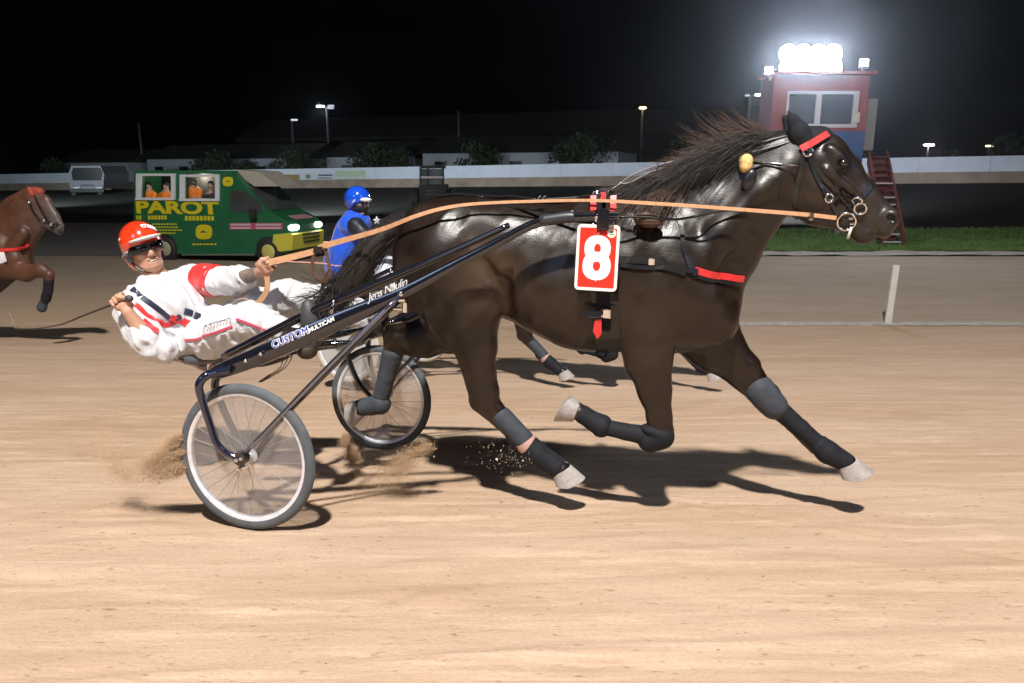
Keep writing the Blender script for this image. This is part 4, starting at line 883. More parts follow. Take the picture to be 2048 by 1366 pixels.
# one continuous body: head, neck, torso, arms, hands, legs
B = Fig(F1); HD = HeadF(P(289, 500, -.02), (.80, -.58, .16), (-.30, -.05, .95), 1.0)
face(B.S, HD)
B.ch([(298, 530, -.01, 22), (318, 562, .0, 22), (332, 592, 0, 34)], .03).ch([(330, 600, 0, 42), (355, 638, 0, 42), (395, 672, 0, 32)], .05).ch([(272, 615, -.15, 26), (380, 562, .13, 25)], .04)
B.ch([(385, 560, .14, 20), (455, 562, .07, 15), (490, 555, .0, 17), (516, 545, -.05, 11)], .015); B.ch([(268, 620, -.19, 20), (306, 692, -.30, 16), (285, 665, -.33, 17), (256, 624, -.36, 11)], .015)
B.ch([(402, 678, -.11, 26), (505, 640, -.22, 22), (560, 660, -.33, 20), (600, 674, -.44, 14)], .02).ch([(405, 678, .11, 27), (572, 596, .12, 24), (650, 612, .2, 20), (735, 632, .31, 15)], .02)
wr = P(514, 546, -.05); fist(B.S, wr, P(533, 533, -.09), P(533, 550, -.06)-P(533, 528, -.10), 1.02)
wr2 = P(257, 625, -.36); fist(B.S, wr2, P(241, 603, -.36), P(230, 612, -.38)-P(250, 600, -.36), 1.02)
o, BV, BF = finish(B.S, 'body', M_SKIN, driver, DOFF, .0058)
# tattooed forearm gets its own skin material by face
me = o.data; me.materials.append(M_TAT); pc_ = np.array([p.center for p in me.polygons]); wx = pc_[:, 0]+DOFF[0]; x0 = P(478, 556, 0)[0]; x1 = P(517, 545, -.05)[0]; zc = P(478, 556, 0)[2]
mi = ((wx > x0) & (wx < x1) & (pc_[:, 2]+DOFF[2] > P(500, 590, 0)[2]) & (pc_[:, 1] < .12)).astype(int); me.polygons.foreach_set('material_index', mi.tolist())
# jacket
J = Fig(F1)
J.ch([(322, 592, 0, 42), (345, 620, 0, 55), (372, 655, .0, 54), (398, 678, 0, 50)], .05).ch([(270, 617, -.16, 32), (330, 590, 0, 40), (382, 563, .14, 30)], .04).el(340, 610, -.06, 60, 50, .16, -35, .04)
J.el(428, 640, .03, 36, 26, .12, 25, .02).ch([(300, 578, -.06, 14), (326, 572, .0, 17), (340, 570, .04, 12)], .02).ch([(262, 590, -.12, 14), (288, 566, -.10, 12)], .02)
J.ch([(386, 560, .15, 29), (425, 562, .10, 27), (455, 562, .06, 25), (480, 557, .02, 24)], .02).ch([(484, 557, .015, 22), (490, 556, .01, 21)], .006)
J.ch([(266, 622, -.20, 34), (285, 665, -.26, 31), (308, 694, -.30, 27), (330, 700, -.28, 24)], .025).ch([(306, 696, -.31, 24), (292, 678, -.33, 25), (284, 668, -.33, 22)], .012)
J.S.ops = [op for op in J.S.ops]
jo, JV, JF = finish(J.S, 'jacket', M_SATW, driver, DOFF, .0065, folds(.014, 21, (.5, 0, -.6), .003, 45, 3))
# trousers
T = Fig(F1); T.ch([(388, 682, -.06, 38), (420, 676, -.12, 38), (470, 657, -.18, 39), (508, 638, -.22, 33)], .03).ch([(508, 640, -.22, 33), (545, 655, -.30, 27), (590, 672, -.42, 20)], .02).ch([(388, 684, .06, 38), (430, 666, .11, 42), (520, 618, .12, 38), (574, 594, .12, 33)], .03).ch([(574, 596, .12, 33), (640, 604, .19, 31), (700, 622, .27, 29), (728, 634, .31, 29)], .02)
T.el(398, 684, 0, 42, 27, .20, 20, .03)
to, TV, TF = finish(T.S, 'trousers', mat('white_trousers', (.60, .60, .62), .55, sheen=.2, bump=(22, .014, (.6, 1, 1))), driver, DOFF, .0065, folds(.015, 20, (.25, .3, 1), .003, 45, 9))
SJ = Surf(JV, JF, F1); ST = Surf(TV, TF, F1)
def patch_strip(name, surf, px, w, m, lift=.002, th=.0015, n=5):
    o_, nn = surf.path(px, lift, n); b = MB(); b.strap(o_, nn, R(w, px[0][0], px[0][1], -.1), th); return b.build(name, m, driver, False, DOFF)
patch_strip('navy_stripe', SJ, [(264, 577), (280, 592), (300, 606), (322, 622), (342, 638), (352, 642)], 11, M_SATN)
patch_strip('red_stripe', SJ, [(258, 600), (275, 612), (293, 630), (312, 640), (330, 650), (345, 646), (358, 640)], 10, M_SATR)
patch_strip('red_stripe', SJ, [(284, 642), (300, 652), (316, 664)], 16, M_SATR)
for (x0_, y0_, x1_, y1_, w_, m_) in ((348, 638, 362, 632, 10, M_SATN), (368, 622, 384, 627, 13, M_SATN), (388, 630, 402, 634, 14, M_SATN), (341, 634, 358, 642, 13, M_SATR), (364, 640, 382, 652, 16, M_SATR), (384, 652, 392, 658, 12, M_SATR)): patch_strip('jacket_check', SJ, [(x0_, y0_), ((x0_+x1_)/2, (y0_+y1_)/2), (x1_, y1_)], w_, m_, .004, .003, 3)
for px in ([(371, 681), (388, 680), (404, 676)], [(406, 673), (430, 666), (466, 653)], [(473, 638), (500, 648), (530, 660), (548, 668)]): patch_strip('trouser_piping', ST, px, 4.5, M_PIPE, .003, .005)
M_GREYL = mat('grey_print', (.3, .3, .33), .6)
for px in ([(408, 668), (409, 655), (412, 650)], [(410, 651), (435, 644), (461, 636)], [(461, 636), (461, 644), (461, 650)]): patch_strip('logo_outline', ST, px, 1.6, M_GREYL, .003, .002)
# faint embroidered letters in the outlined box
for k in range(7): x = 415+k*6.3; y = 661-k*2.2; patch_strip('embroidery', ST, [(x, y), (x+1.5, y-4), (x+2.5, y-8)], 1.4, mat('pink_thread', (.6, .45, .45), .6) if k == 0 else bpy.data.materials['pink_thread'], .003, .002, 3)
# arm band
S = SDF(); S.chain([(P(398, 560, .135), R(33, 404, 560, .12)), (P(440, 562, .085), R(31, 433, 562, .09))], .01); dirn = P(433, 562, .09)-P(404, 560, .125); S.half(P(434, 562, .09), dirn); S.half(P(402, 560, .12), -dirn); finish(S, 'arm_band', M_SATR, driver, DOFF, .006, folds(.003, 14, (0, 0, 1)), grow=.003)
# cuffs
# helmet
S = SDF(); HD.el(S, (-.018, 0, .045), (.132, .108, .122), .01); HD.el(S, (-.055, 0, -.035), (.095, .098, .085), .03); HD.el(S, (.075, 0, -.075), (.11, .12, .095), .012, 's'); HD.el(S, (0, 0, -.17), (.15, .13, .09), .01, 's')
ho, HV_, HF_ = finish(S, 'helmet', mat('red_helmet', (.72, .045, .012), .16, coat=1, coat_r=.05, spec=.6, noise=14, vary=.35), driver, DOFF, .0055)
S = SDF(); HD.el(S, (.095, 0, .058), (.072, .088, .012), .006); HD.el(S, (.02, 0, .03), (.085, .08, .06), .008, 's'); finish(S, 'helmet_visor', mat('pale_visor', (.62, .60, .58), .35), driver, DOFF, .005)
SH = Surf(HV_, HF_, F1)
patch_strip('helmet_badge', SH, [(283, 454), (292, 452), (303, 455), (311, 459)], 11, M_WHT, .002, .002)
patch_strip('helmet_badge_print', SH, [(288, 451), (287, 455), (289, 458), (293, 456), (292, 451)], 2.2, M_RED, .005, .001, 4)
patch_strip('helmet_mark', SH, [(240, 478), (235, 486), (233, 491)], 4, M_WHT, .002, .002)
b = MB(); pts = []; nn = []
for a in np.linspace(-82, 82, 18): r_ = math.radians(a); pts.append(HD.p(.004+.108*math.cos(r_), .093*math.sin(r_), .010-.004*abs(math.sin(r_)))); nn.append(HD.f*math.cos(r_)+HD.r*math.sin(r_))
b.strap(pts, nn, .050, .006); b.build('goggles', mat('dark_lens', (.008, .006, .014), .16, spec=.5), driver, True, DOFF)
b = MB(); pts = []; nn = []
for a in np.linspace(60, 175, 14): r_ = math.radians(a); pts.append(HD.p(-.02+.128*math.cos(r_), .108*math.sin(r_), .012-.055*(a-60)/115)); nn.append(HD.f*math.cos(r_)+HD.r*math.sin(r_))
b.strap(pts, nn, .012, .008); b.build('goggle_strap', mat('grey_band', (.25, .25, .27), .4), driver, True, DOFF)
S = SDF(); HD.el(S, (-.01, .088, -.022), (.030, .016, .036), .01); finish(S, 'ear_pad', mat('blue_grey_pad', (.10, .14, .18), .7), driver, DOFF, .005)
b = MB(); b.tube(smooth_path([HD.p(.0, .086, -.05), HD.p(.03, .070, -.095), HD.p(.055, .03, -.125), HD.p(.06, -.02, -.128), HD.p(.04, -.06, -.09), HD.p(.02, -.082, -.03)], 5), .006, 6); b.tube([HD.p(.055, .0, -.127), HD.p(.05, -.01, -.165)], .010, 6); b.build('chin_strap', M_STRAP, driver, True, DOFF)
S = SDF(); HD.el(S, (.092, 0, -.067), (.012, .022, .005), .003); finish(S, 'teeth', mat('teeth', (.7, .68, .62), .3), driver, DOFF, .003)
S = SDF(); HD.el(S, (-.01, 0, .02), (.102, .086, .07), .01); HD.el(S, (.06, 0, -.05), (.09, .1, .07), .01, 's'); finish(S, 'hair', mat('dark_hair', (.02, .015, .012), .7), driver, DOFF, .006, lambda V: vnoise(V, 90, 2)*.003)
# shoes
S = SDF(); S.ell(P(622, 646, -.46), (.050, .048, .115), .12, .02).ell(P(612, 688, -.47), (.048, .045, .06), .3, .03); finish(S, 'shoe', M_SHOE, driver, DOFF, .006)
b = MB(); Q = [P(600, 702, -.475), P(601, 672, -.49), (P(607, 640, -.49)), P(618, 616, -.485)]; b.tube(smooth_path(Q, 5), .009, 6); b.build('shoe_sole', mat('grey_sole', (.13, .13, .14), .6), driver, True, DOFF)
S = SDF(); S.ell(P(614, 700, -.47), (.052, .048, .045), .1, .01); finish(S, 'shoe_heel', M_SHOEB, driver, DOFF, .006)
S = SDF(); S.ell(P(750, 618, .31), (.065, .055, .075), .5, .03).ell(P(762, 645, .30), (.052, .05, .07), -.1, .03); finish(S, 'boot', mat('blue_black_boot', (.035, .038, .055), .3, coat=.3), driver, DOFF, .006)
b = MB(); o_ = [P(735, 632, .24), P(750, 631, .23), P(766, 633, .25)]; b.strap(o_, [(0, -1, 0)]*3, .03, .008); b.build('boot_strap', mat('grey_tape', (.35, .35, .38), .5), driver, False, DOFF)
# whip
wo = F1.world(np.array([P(255, 600, -.37)[0], 0, dz])); whip = empty('whip', (wo[0], wo[1], dz), -YAW, 'long dark driving whip trailing behind from the right hand of the white-clad driver', 'whip'); WOFF = np.array([P(255, 600, -.37)[0], 0, dz])
Q = [P(262, 595, -.37), P(240, 606, -.37), P(215, 613, -.38), P(165, 632, -.40), P(125, 648, -.42), P(75, 657, -.43), P(32, 658, -.44)]; Q = smooth_path(Q, 5)
MB().tube(Q, list(np.linspace(.0075, .0022, len(Q))), 7).build('shaft', mat('dark_whip', (.03, .022, .018), .4), whip, True, WOFF)
MB().tube(smooth_path([P(32, 658, -.44), P(25, 640, -.44), P(19, 626, -.44)], 4), .0025, 5).build('lash', mat('grey_lash', (.2, .18, .16), .6), whip, True, WOFF)
MB().sphere(P(258, 597, -.37), .018, 10, 8, (1.3, 1, 1)).build('knob', M_SHOE, whip, True, WOFF)
# ================================================================ WALL, BUILDINGS, TREES, POLES
def wpt(x, z): return np.array([x, wall_y(x), z])
M_WALLW = mat('white_wall_paint', (.62, .68, .76), .8, noise=.6, vary=.08, bump=(6, .01)); M_WALLB = mat('bare_earth_wall', (.30, .24, .18), .9, noise=.8, vary=.3, bump=(5, .03))
wall = empty('perimeter_wall', (-12, wall_y(-12), gz(-12, wall_y(-12))), 0, 'long white wall with an earth coloured base along the far side of the track', 'wall'); wl0 = np.array(wall.location)
xs_ = np.arange(-72, 52, 4.0)
for i, x in enumerate(xs_):
    a = wpt(x, 0); b_ = wpt(x+4, 0); za = gz(a[0], a[1]); zb2 = gz(b_[0], b_[1]); d = (b_-a); L = np.linalg.norm(d); e = d/L; g_ = e*.010; nrm = np.array([e[1], -e[0], 0])
    def quad(z0, z1, inset, th):
        p = [a+g_*inset, b_-g_*inset]; return [(p[0][0], p[0][1], za+z0), (p[1][0], p[1][1], zb2+z0), (p[1][0], p[1][1], zb2+z1), (p[0][0], p[0][1], za+z1)]
    MB().prism(quad(.72, 1.75, 1, .2), nrm*.2).build('panel', M_WALLW, wall, False, wl0)
    MB().prism(quad(-.3, .74, 0, .3), nrm*.28).build('base', M_WALLB, wall, False, wl0)
def banner(x0, x1, y0, y1, m, label, print_m=None, rows=()):
    A = []
    xa = (unproj(x0, y0, 62)[0]/62); 
    def onwall(px, py, off=.24):
        r = unproj(px, py, 1.0)-np.array([0, 0, CZ]); k = (50+34.6*.375)/(r[1]+.375*r[0]); p = r*k+np.array([0, 0, CZ]); return p-np.array([.35, .93, 0])*off
    q = [onwall(x0, y1), onwall(x1, y1), onwall(x1, y0), onwall(x0, y0)]; c = q[0]; t = empty('advertising_banner', tuple(c), 0, label, 'banner', 'advertising banners on the far wall'); MB().prism(q, (.02, .05, 0)).build('sheet', m, t, False, c)
    for (rx0, ry0, rx1, ry1, m2) in rows: MB().prism([onwall(rx0, ry1, .27), onwall(rx1, ry1, .27), onwall(rx1, ry0, .27), onwall(rx0, ry0, .27)], (.005, .015, 0)).build('print', m2, t, False, c)
M_DK = mat('dark_print', (.08, .09, .14), .7); M_LG = mat('pale_green_sheet', (.45, .58, .40), .7); M_GO = mat('ochre_sheet', (.30, .22, .08), .7); M_OW = mat('offwhite_sheet', (.6, .62, .68), .7); M_GRN = mat('green_print', (.1, .3, .12), .7)
banner(552, 602, 349, 366, M_GO, 'plain ochre banner on the far wall right of the van roof')
banner(605, 672, 345, 364, M_OW, 'whitish banner with small dark printing beside the ochre banner', rows=((615, 349, 624, 357, M_GRN), (640, 349, 668, 352, M_DK), (640, 355, 668, 357, M_DK), (614, 360, 626, 361, M_DK)))
banner(674, 734, 341, 362, M_LG, 'pale green banner with stripes at the right end of the banner row', rows=((674, 354, 734, 357, M_OW), (684, 359, 734, 361, M_GRN)))
# stable blocks
M_STUC = mat('grey_white_stucco', (.34, .37, .40), .85, noise=1, vary=.12); M_ROOF = mat('dark_roof', (.022, .022, .018), .9, noise=1, vary=.3); M_WIN = mat('dark_window', (.01, .012, .014), .3)
def block(x0, x1, dy, h, nwin, label, dep=9, name='stable_block', wall_m=None, group=None, zoff=0, wsz=(1.3, .8), eave=.5):
    a = wpt(x0, 0); b_ = wpt(x1, 0); e = (b_-a)/np.linalg.norm(b_-a); n = np.array([-e[1], e[0], 0]); a = a+n*dy; L = np.linalg.norm(b_-wpt(x0, 0)); z = max(gz(a[0], a[1]), gz(*(a+e*L)[:2]))-.3+zoff; rz = math.atan2(e[1], e[0])
    t = empty(name, (a[0], a[1], z), rz, label, 'building', group)
    MB().box((L/2, dep/2, h/2), (L, dep, h)).build('wall', wall_m or M_STUC, t)
    r = MB(); r.prism([(-eave, -eave, h+.002), (-eave, dep+eave, h+.002), (-eave, dep/2, h+dep*.2)], (L+2*eave, 0, 0)); r.build('roof', M_ROOF, t)
    for k in range(nwin):
        x = L*(k+.5)/nwin; f = MB().box((x, -.02, h*.62), (wsz[0]+.16, .08, wsz[1]+.16)).build('window', mat('window_frame', (.3, .32, .34), .6) if 'window_frame' not in bpy.data.materials else bpy.data.materials['window_frame'], t)
        MB().box((x, -.07, h*.62), (wsz[0], .03, wsz[1])).build('pane', M_WIN, f)
    return t
G_ = 'low white stable blocks behind the far wall'
block(-62, -51.5, 12, 3.3, 4, 'low white stable block at the left edge behind the far wall', group=G_)
block(-48.5, -27.5, 12, 3.3, 6, 'long low white stable block behind the green van', group=G_)
block(-24.5, -15, 12, 3.2, 2, 'low pale stable block between the clipped trees above the van bonnet', group=G_)
block(-13.5, 5.8, 12, 3.2, 5, 'low pale stable block behind the tractor', group=G_)
block(-50, 22, 30, 5.6, 0, 'long dark hall roof rising behind the white stable blocks', dep=16, name='hall', wall_m=M_ROOF)
# trees
M_LEAF = mat('dark_leaf', (.028, .045, .018), .8, noise=.9, vary=.35); M_BARK = mat('bark', (.08, .06, .045), .9, noise=3, vary=.3)
def tree(px, py_top, py_bot, wpx, depth, label, n=1500):
    c0 = unproj(px, py_bot, depth); top = unproj(px, py_top, depth)[2]; z0 = gz(c0[0], depth); w = wpx*depth/FPX/2*1.02; H_ = top-z0
    t = empty('clipped_tree', (c0[0], depth, z0), random.uniform(0, 6), label, 'tree', 'trees behind the far wall'); tr = MB(); tr.tube([(0, 0, -.1), (.05, 0, H_*.3), (.1, .05, H_*.6)], [.16, .13, .07], 7)
    for k in range(4): a = k*1.6; tr.tube([(.03, 0, H_*.3), (math.cos(a)*w*.4, math.sin(a)*w*.4, H_*.62)], [.07, .03], 5)
    tr.build('trunk', M_BARK, t, True); V = []; zc = H_*.58; hz = H_*.42; cl = RNG.normal(0, 1, (26, 3)); cl /= np.linalg.norm(cl, axis=1)[:, None]; cl *= RNG.uniform(.35, .8, 26)[:, None]
    k = RNG.integers(0, 26, n); p = cl[k]+RNG.normal(0, .17, (n, 3)); p = p*[w, w, hz]+[0, 0, zc]; s_ = RNG.uniform(.10, .24, n)
    a = RNG.normal(0, 1, (n, 3)); a /= np.linalg.norm(a, axis=1)[:, None]; b_ = np.cross(a, RNG.normal(0, 1, (n, 3))); b_ /= np.linalg.norm(b_, axis=1)[:, None]
    V = np.stack([p-a*s_[:, None], p+b_*s_[:, None]*.6, p+a*s_[:, None], p-b_*s_[:, None]*.6], 1).reshape(-1, 3); link('crown', mesh('crown', V, np.arange(4*n).reshape(n, 4)), M_LEAF, t, False)['kind'] = 'stuff'
tree(112, 314, 350, 44, 92, 'small dark round tree left of the parked minibus')
tree(428, 296, 348, 84, 84, 'wide dark tree above the green van roof')
tree(492, 318, 348, 60, 82, 'low dark bush right of the tree above the van')
tree(597, 290, 345, 104, 82, 'broad dark clipped tree above the ochre banner')
tree(748, 286, 340, 100, 78, 'broad green clipped tree above the blue helmet', 2200)
tree(790, 292, 338, 70, 77, 'green clipped tree just left of the tractor', 1800)
tree(960, 278, 336, 92, 74, 'tall rounded dark tree right of the tractor')
tree(1160, 264, 332, 130, 72, 'big dim tree above the withers of the number 8 horse')
tree(1400, 262, 330, 130, 68, 'dim tree behind the mane of the number 8 horse'); tree(2012, 262, 318, 80, 62, 'faint round tree at the right edge'); tree(1900, 296, 318, 70, 64, 'low dim bush near the bright lamp at right')
# poles and lamps
M_POLE = mat('galvanised_pole', (.10, .10, .11), .6, .3)
def lampmat(nm, col, s): return mat(nm, (0.1, .1, .1), .5, emit=col, es=s)
M_LW = lampmat('lamp_white', (.9, .95, 1), 25); M_LY = lampmat('lamp_amber', (1, .75, .35), 9); M_LD = lampmat('lamp_dim', (.8, .85, .9), 1.0)
def pole(px, py_top, depth, label, lamps=()):
    c = unproj(px, py_top, depth); z0 = gz(c[0], depth); t = empty('light_pole', (c[0], depth, z0), 0, label, 'light pole', 'light poles behind the track'); H_ = c[2]-z0
    MB().tube([(0, 0, 0), (0, 0, H_)], [.20, .13], 8).build('mast', M_POLE, t, True)
    k = depth/FPX
    for (dx, dy, w, m) in lamps:
        x = dx*k; z = H_-dy*k; MB().box((x, -.15, z), (w*k, .4, .20), 0, .05).build('lamp', m, t); MB().tube([(0, 0, H_-.2), (x, -.1, z+.12)], .05, 5).build('arm', M_POLE, t, True)
pole(277, 246, 96, 'dim light pole with no lit lamp above the van'); pole(583, 240, 96, 'thin light pole with one faint lamp left of the lit double lamp', [(6, 0, 12, M_LD)])
pole(653, 213, 92, 'light pole with a bright white lamp and two weaker ones', [(-11, 0, 14, M_LW), (9, -1, 12, lampmat('lamp_grey', (.7, .75, .9), .8)), (8, 3, 12, bpy.data.materials['lamp_grey'])])
pole(917, 222, 90, 'bare dim pole between the clipped trees'); pole(1285, 216, 88, 'light pole with a small amber lamp above the mane', [(0, 0, 13, M_LY)]); pole(1500, 190, 84, 'light pole with a thin white lamp left of the red tower', [(16, 0, 14, lampmat('lamp_soft', (1, .93, .85), 6)), (-6, 1, 8, M_LD)])
pole(1857, 290, 120, 'low distant pole with a bright warm white lamp at right', [(0, 0, 19, lampmat('lamp_warm', (1, .92, .8), 30))]); pole(1978, 292, 125, 'low distant pole with a small yellow lamp at the right edge', [(0, 0, 14, lampmat('lamp_yellow', (1, .8, .4), 9))])
c = unproj(213, 331, 90); 
# water tower
c = unproj(685, 285, 150); t = empty('water_tower', (c[0], 150, 2), 0, 'small dim yellow water tower beyond the stables', 'water tower'); zt = unproj(685, 252, 150)[2]-2; zb_ = c[2]-2
MB().lathe((0, 0, 0), (0, 0, 1), [(0, zb_), (1.0, zb_), (1.0, zt-.2), (0, zt+.25)], 16).build('tank', mat('dull_yellow', (.30, .27, .14), .7), t, True)
for a in range(4): MB().tube([(.8*math.cos(a*1.57), .8*math.sin(a*1.57), -1), (.7*math.cos(a*1.57), .7*math.sin(a*1.57), zb_+.1)], .1, 5).build('leg', M_POLE, t)
# white marker post of the inner rail
a = unproj(1775, 650, 13.22); b_ = unproj(1795, 530, 13.22); t = empty('marker_post', tuple(a), 0, 'short white post standing alone on the pale line at right', 'post')
hz = b_[2]-a[2]; MB().box((.0, 0, hz/2-.05), (.115, .06, hz+.1), 0, .008).build('post', mat('post_white', (.60, .58, .52), .6, noise=10, vary=.12), t).rotation_euler = (0, .03, 0); MB().box((0, 0, .02), (.2, .14, .05), 0, .01).build('footing', M_LIME, t)

# ================================================================ JUDGES' TOWER
TY = 31.0
def T(x, y, d=TY): return unproj(x, y, d)
M_TRED = mat('tower_red', (.30, .055, .045), .7, noise=2, vary=.2); M_TBLUE = mat('tower_blue', (.035, .09, .26), .6, noise=3, vary=.15, bump=(3, .02)); M_TW = mat('tower_white', (.62, .60, .64), .5); M_GLS = mat('tower_glass', (.035, .045, .07), .12, spec=.8)
o0 = T(1640, 470); gzt = gz(o0[0], TY); TO = np.array([o0[0], TY, gzt]); tower = empty('judges_tower', tuple(TO), 0, 'red and blue judges tower with a blazing floodlight bank on its roof', 'tower')
X0, X1 = T(1545, 200)[0], T(1736, 200)[0]; ZT = T(1640, 150)[2]; ZM = T(1640, 262)[2]; ZL = T(1640, 338)[2]
WX0, WX1 = T(1575, 215)[0], T(1713, 215)[0]; WZ0, WZ1 = T(1640, 255)[2], T(1640, 182)[2]; DP = 1.4
def tb(name, x0, x1, y0, y1, z0, z1, m, bev=0, parent=None): return MB().box(((x0+x1)/2, (y0+y1)/2, (z0+z1)/2), (x1-x0, y1-y0, z1-z0), 0, bev).build(name, m, parent or tower, False, TO)
tb('front_wall', X0, WX0, TY, TY+.15, ZM, ZT, M_TRED); tb('front_wall', WX1, X1, TY, TY+.15, ZM, ZT, M_TRED); tb('front_wall', WX0+.002, WX1-.002, TY, TY+.15, WZ1, ZT, M_TRED); tb('front_wall', WX0+.002, WX1-.002, TY, TY+.15, ZM, WZ0, M_TRED)
tb('side_wall', X0, X0+.15, TY+.152, TY+DP, ZM, ZT, M_TRED); tb('side_wall', X1-.15, X1, TY+.152, TY+DP, ZM, ZT, M_TRED); tb('back_wall', X0, X1, TY+DP+.002, TY+DP+.15, ZM, ZT, M_TRED); tb('floor', X0, X1, TY-.05, TY+DP+.2, ZM-.12, ZM-.003, M_POLE)
tb('roof', X0-.15, X1+.15, TY-.3, TY+DP+.3, ZT+.003, ZT+.12, M_TRED); tb('blue_screen', X0+.25, X1-.02, TY-.08, TY-.03, ZL, ZM-.02, M_TBLUE); tb('screen_hem', X0+.25, X1-.02, TY-.09, TY-.02, ZL-.25, ZL-.15, M_TW)
for k in range(3): tb('screen_band', X0+.25, X1-.02, TY-.088, TY-.082, ZL+.1+k*.13, ZL+.13+k*.13, M_TW) if k == 0 else None
wf = tb('window', WX0-.05, WX1+.05, TY-.05, TY-.003, WZ1-.12, WZ1, M_TW); tb('sill', WX0-.05, WX1+.05, TY-.08, TY-.003, WZ0, WZ0+.13, M_TW)
mx_ = T(1636, 215)[0]; tb('mullion', mx_-.11, mx_+.11, TY-.045, TY+.02, WZ0+.131, WZ1-.121, M_TW); tb('jamb', WX1-.16, WX1+.05, TY-.045, TY+.02, WZ0+.131, WZ1-.121, M_TW); tb('jamb', WX0-.04, WX0+.03, TY-.045, TY+.02, WZ0+.131, WZ1-.121, M_TW)
tb('pane', WX0, mx_-.11, TY+.03, TY+.05, WZ0+.1, WZ1-.1, M_GLS); tb('pane', mx_+.11, WX1-.1, TY+.03, TY+.05, WZ0+.1, WZ1-.1, M_GLS)
p = T(1710, 233); tb('junction_box', p[0]-.14, p[0]+.14, TY-.15, TY-.055, p[2]-.25, p[2]+.15, mat('cream_box', (.7, .68, .6), .5), .02)
for x in (X0+.2, X1-.2):
    for y in (TY+.1, TY+DP-.1): MB().box((x, y, (gzt+ZM)/2), (.16, .16, ZM-gzt)).build('leg', mat('leg_steel', (.25, .27, .26), .6) if 'leg_steel' not in bpy.data.materials else bpy.data.materials['leg_steel'], tower, False, TO)
tb('cross_beam', X0+.3, X1-.3, TY+.05, TY+.15, T(1640, 345)[2]-.1, T(1640, 345)[2]+.1, M_TRED)
# side board and stairs
sx0, sx1 = T(1739, 250)[0], T(1758, 250)[0]; tb('side_board', sx0, sx1, TY+.3, TY+.4, T(1750, 300)[2], T(1750, 196)[2], mat('grey_board', (.28, .26, .25), .7))
nst = 13; y_a = TY-.2; y_b = TY-3.2; ztop = T(1760, 312, y_a)[2]; zbot = gz(T(1775, 475, y_b)[0], y_b)+.2
M_STR = mat('stair_red', (.15, .032, .026), .7)
def sx(f, side): return (1-f)*T((1741, 1778)[side], 300, y_a)[0]+f*T((1758, 1800)[side], 470, y_b)[0]
for k in range(nst):
    f = k/(nst-1); yy = y_a+(y_b-y_a)*f; zz = ztop+(zbot-ztop)*f; xa, xb = sx(f, 0)+.07, sx(f, 1)-.01; tb('stair_tread', xa, xb, yy-.14, yy+.12, zz-.05, zz, M_STR); tb('tread_edge', xa, xb, yy-.16, yy-.142, zz-.04, zz+.01, M_TW if k in (4, 6, 7, 8, 9, 11, 12) else M_STR)
    if k < nst-1: tb('stair_riser', xa, xb, yy+.121, yy+.14, zz-.25, zz-.052, M_STR)
for sd in (0, 1): q = MB(); x0_ = sx(0, sd); x1_ = sx(1, sd); q.prism([(x0_, y_a+.2, ztop-.3), (x0_, y_a+.2, ztop+.25), (x1_, y_b-.25, zbot+.3), (x1_, y_b-.25, zbot-.2)], (.07, 0, 0)); q.build('stringer', M_STR, tower, False, TO)
# floodlight bank on the roof
bank = empty('floodlight_bank', tuple(T(1630, 148)), 0, 'cluster of glaring white floodlights standing on the red tower roof', 'floodlight'); BO = np.array(bank.location)
M_FLOOD = lampmat('flood_glare', (.86, .92, 1), 230)
for r_ in range(2):
    for k in range(4):
        p = T(1584+k*30, 133-r_*28)+[0, .4-k*.006-r_*.003, 0]; MB().box(p+[0, .16, 0], (.56, .28, .52), 0, .05).build('housing', M_POLE, bank, False, BO); MB().lathe(p, (0, -1, 0), [(0, .0), (.36, .0), (.36, .002), (0, .0022)], 20).build('lens', M_FLOOD, bank, False, BO)
MB().box(T(1630, 148)+[0, .55, 0], (2.5, .1, .12)).build('frame', M_POLE, bank, False, BO)
for x in (1590, 1665): MB().box((T(x, 130)[0], TY+.62, (T(x, 100)[2]+ZT)/2), (.08, .08, T(x, 100)[2]-ZT)).build('upright', M_POLE, bank, False, BO)
M_FL2 = lampmat('small_flood', (.85, .95, 1), 40)
for x, y, s_, lb in ((1538, 141, .30, 'small square floodlight on an arm at the left corner of the tower roof'), (1730, 125, .26, 'small square floodlight above the right corner of the tower roof')):
    p = T(x, y); q = empty('floodlight', tuple(p), 0, lb, 'floodlight', 'small floodlights at the tower corners'); qo = np.array(p); MB().box(p+[0, .1, 0], (s_+.08, .16, s_+.08), 0, .02).build('housing', M_POLE, q, False, qo); MB().box(p, (s_, .02, s_*.9), 0, .008).build('lens', M_FL2, q, False, qo); MB().box((p[0]+(.1 if x < 1600 else 0), TY+.1, (p[2]-.2+ZT-.2)/2), (.1, .1, max(.1, abs(p[2]-.2-ZT+.2)))).build('bracket', mat('salmon_bracket', (.5, .25, .2), .6) if x < 1600 else M_POLE, q, False, qo)
def lamp(name, loc, tgt, power, col, size, ang=150): return spot(name, loc, tgt, power, col, size, ang, .8)
lamp('tower_flood_light', (BO[0], TY-.3, BO[2]+.9), (BO[0]+1, 27, 0), 1100, (.86, .92, 1), .8, 95)
lamp('tower_wall_wash', (BO[0], TY-1.6, BO[2]+1.2), (BO[0], TY, ZM), 90, (.86, .9, 1), .5)
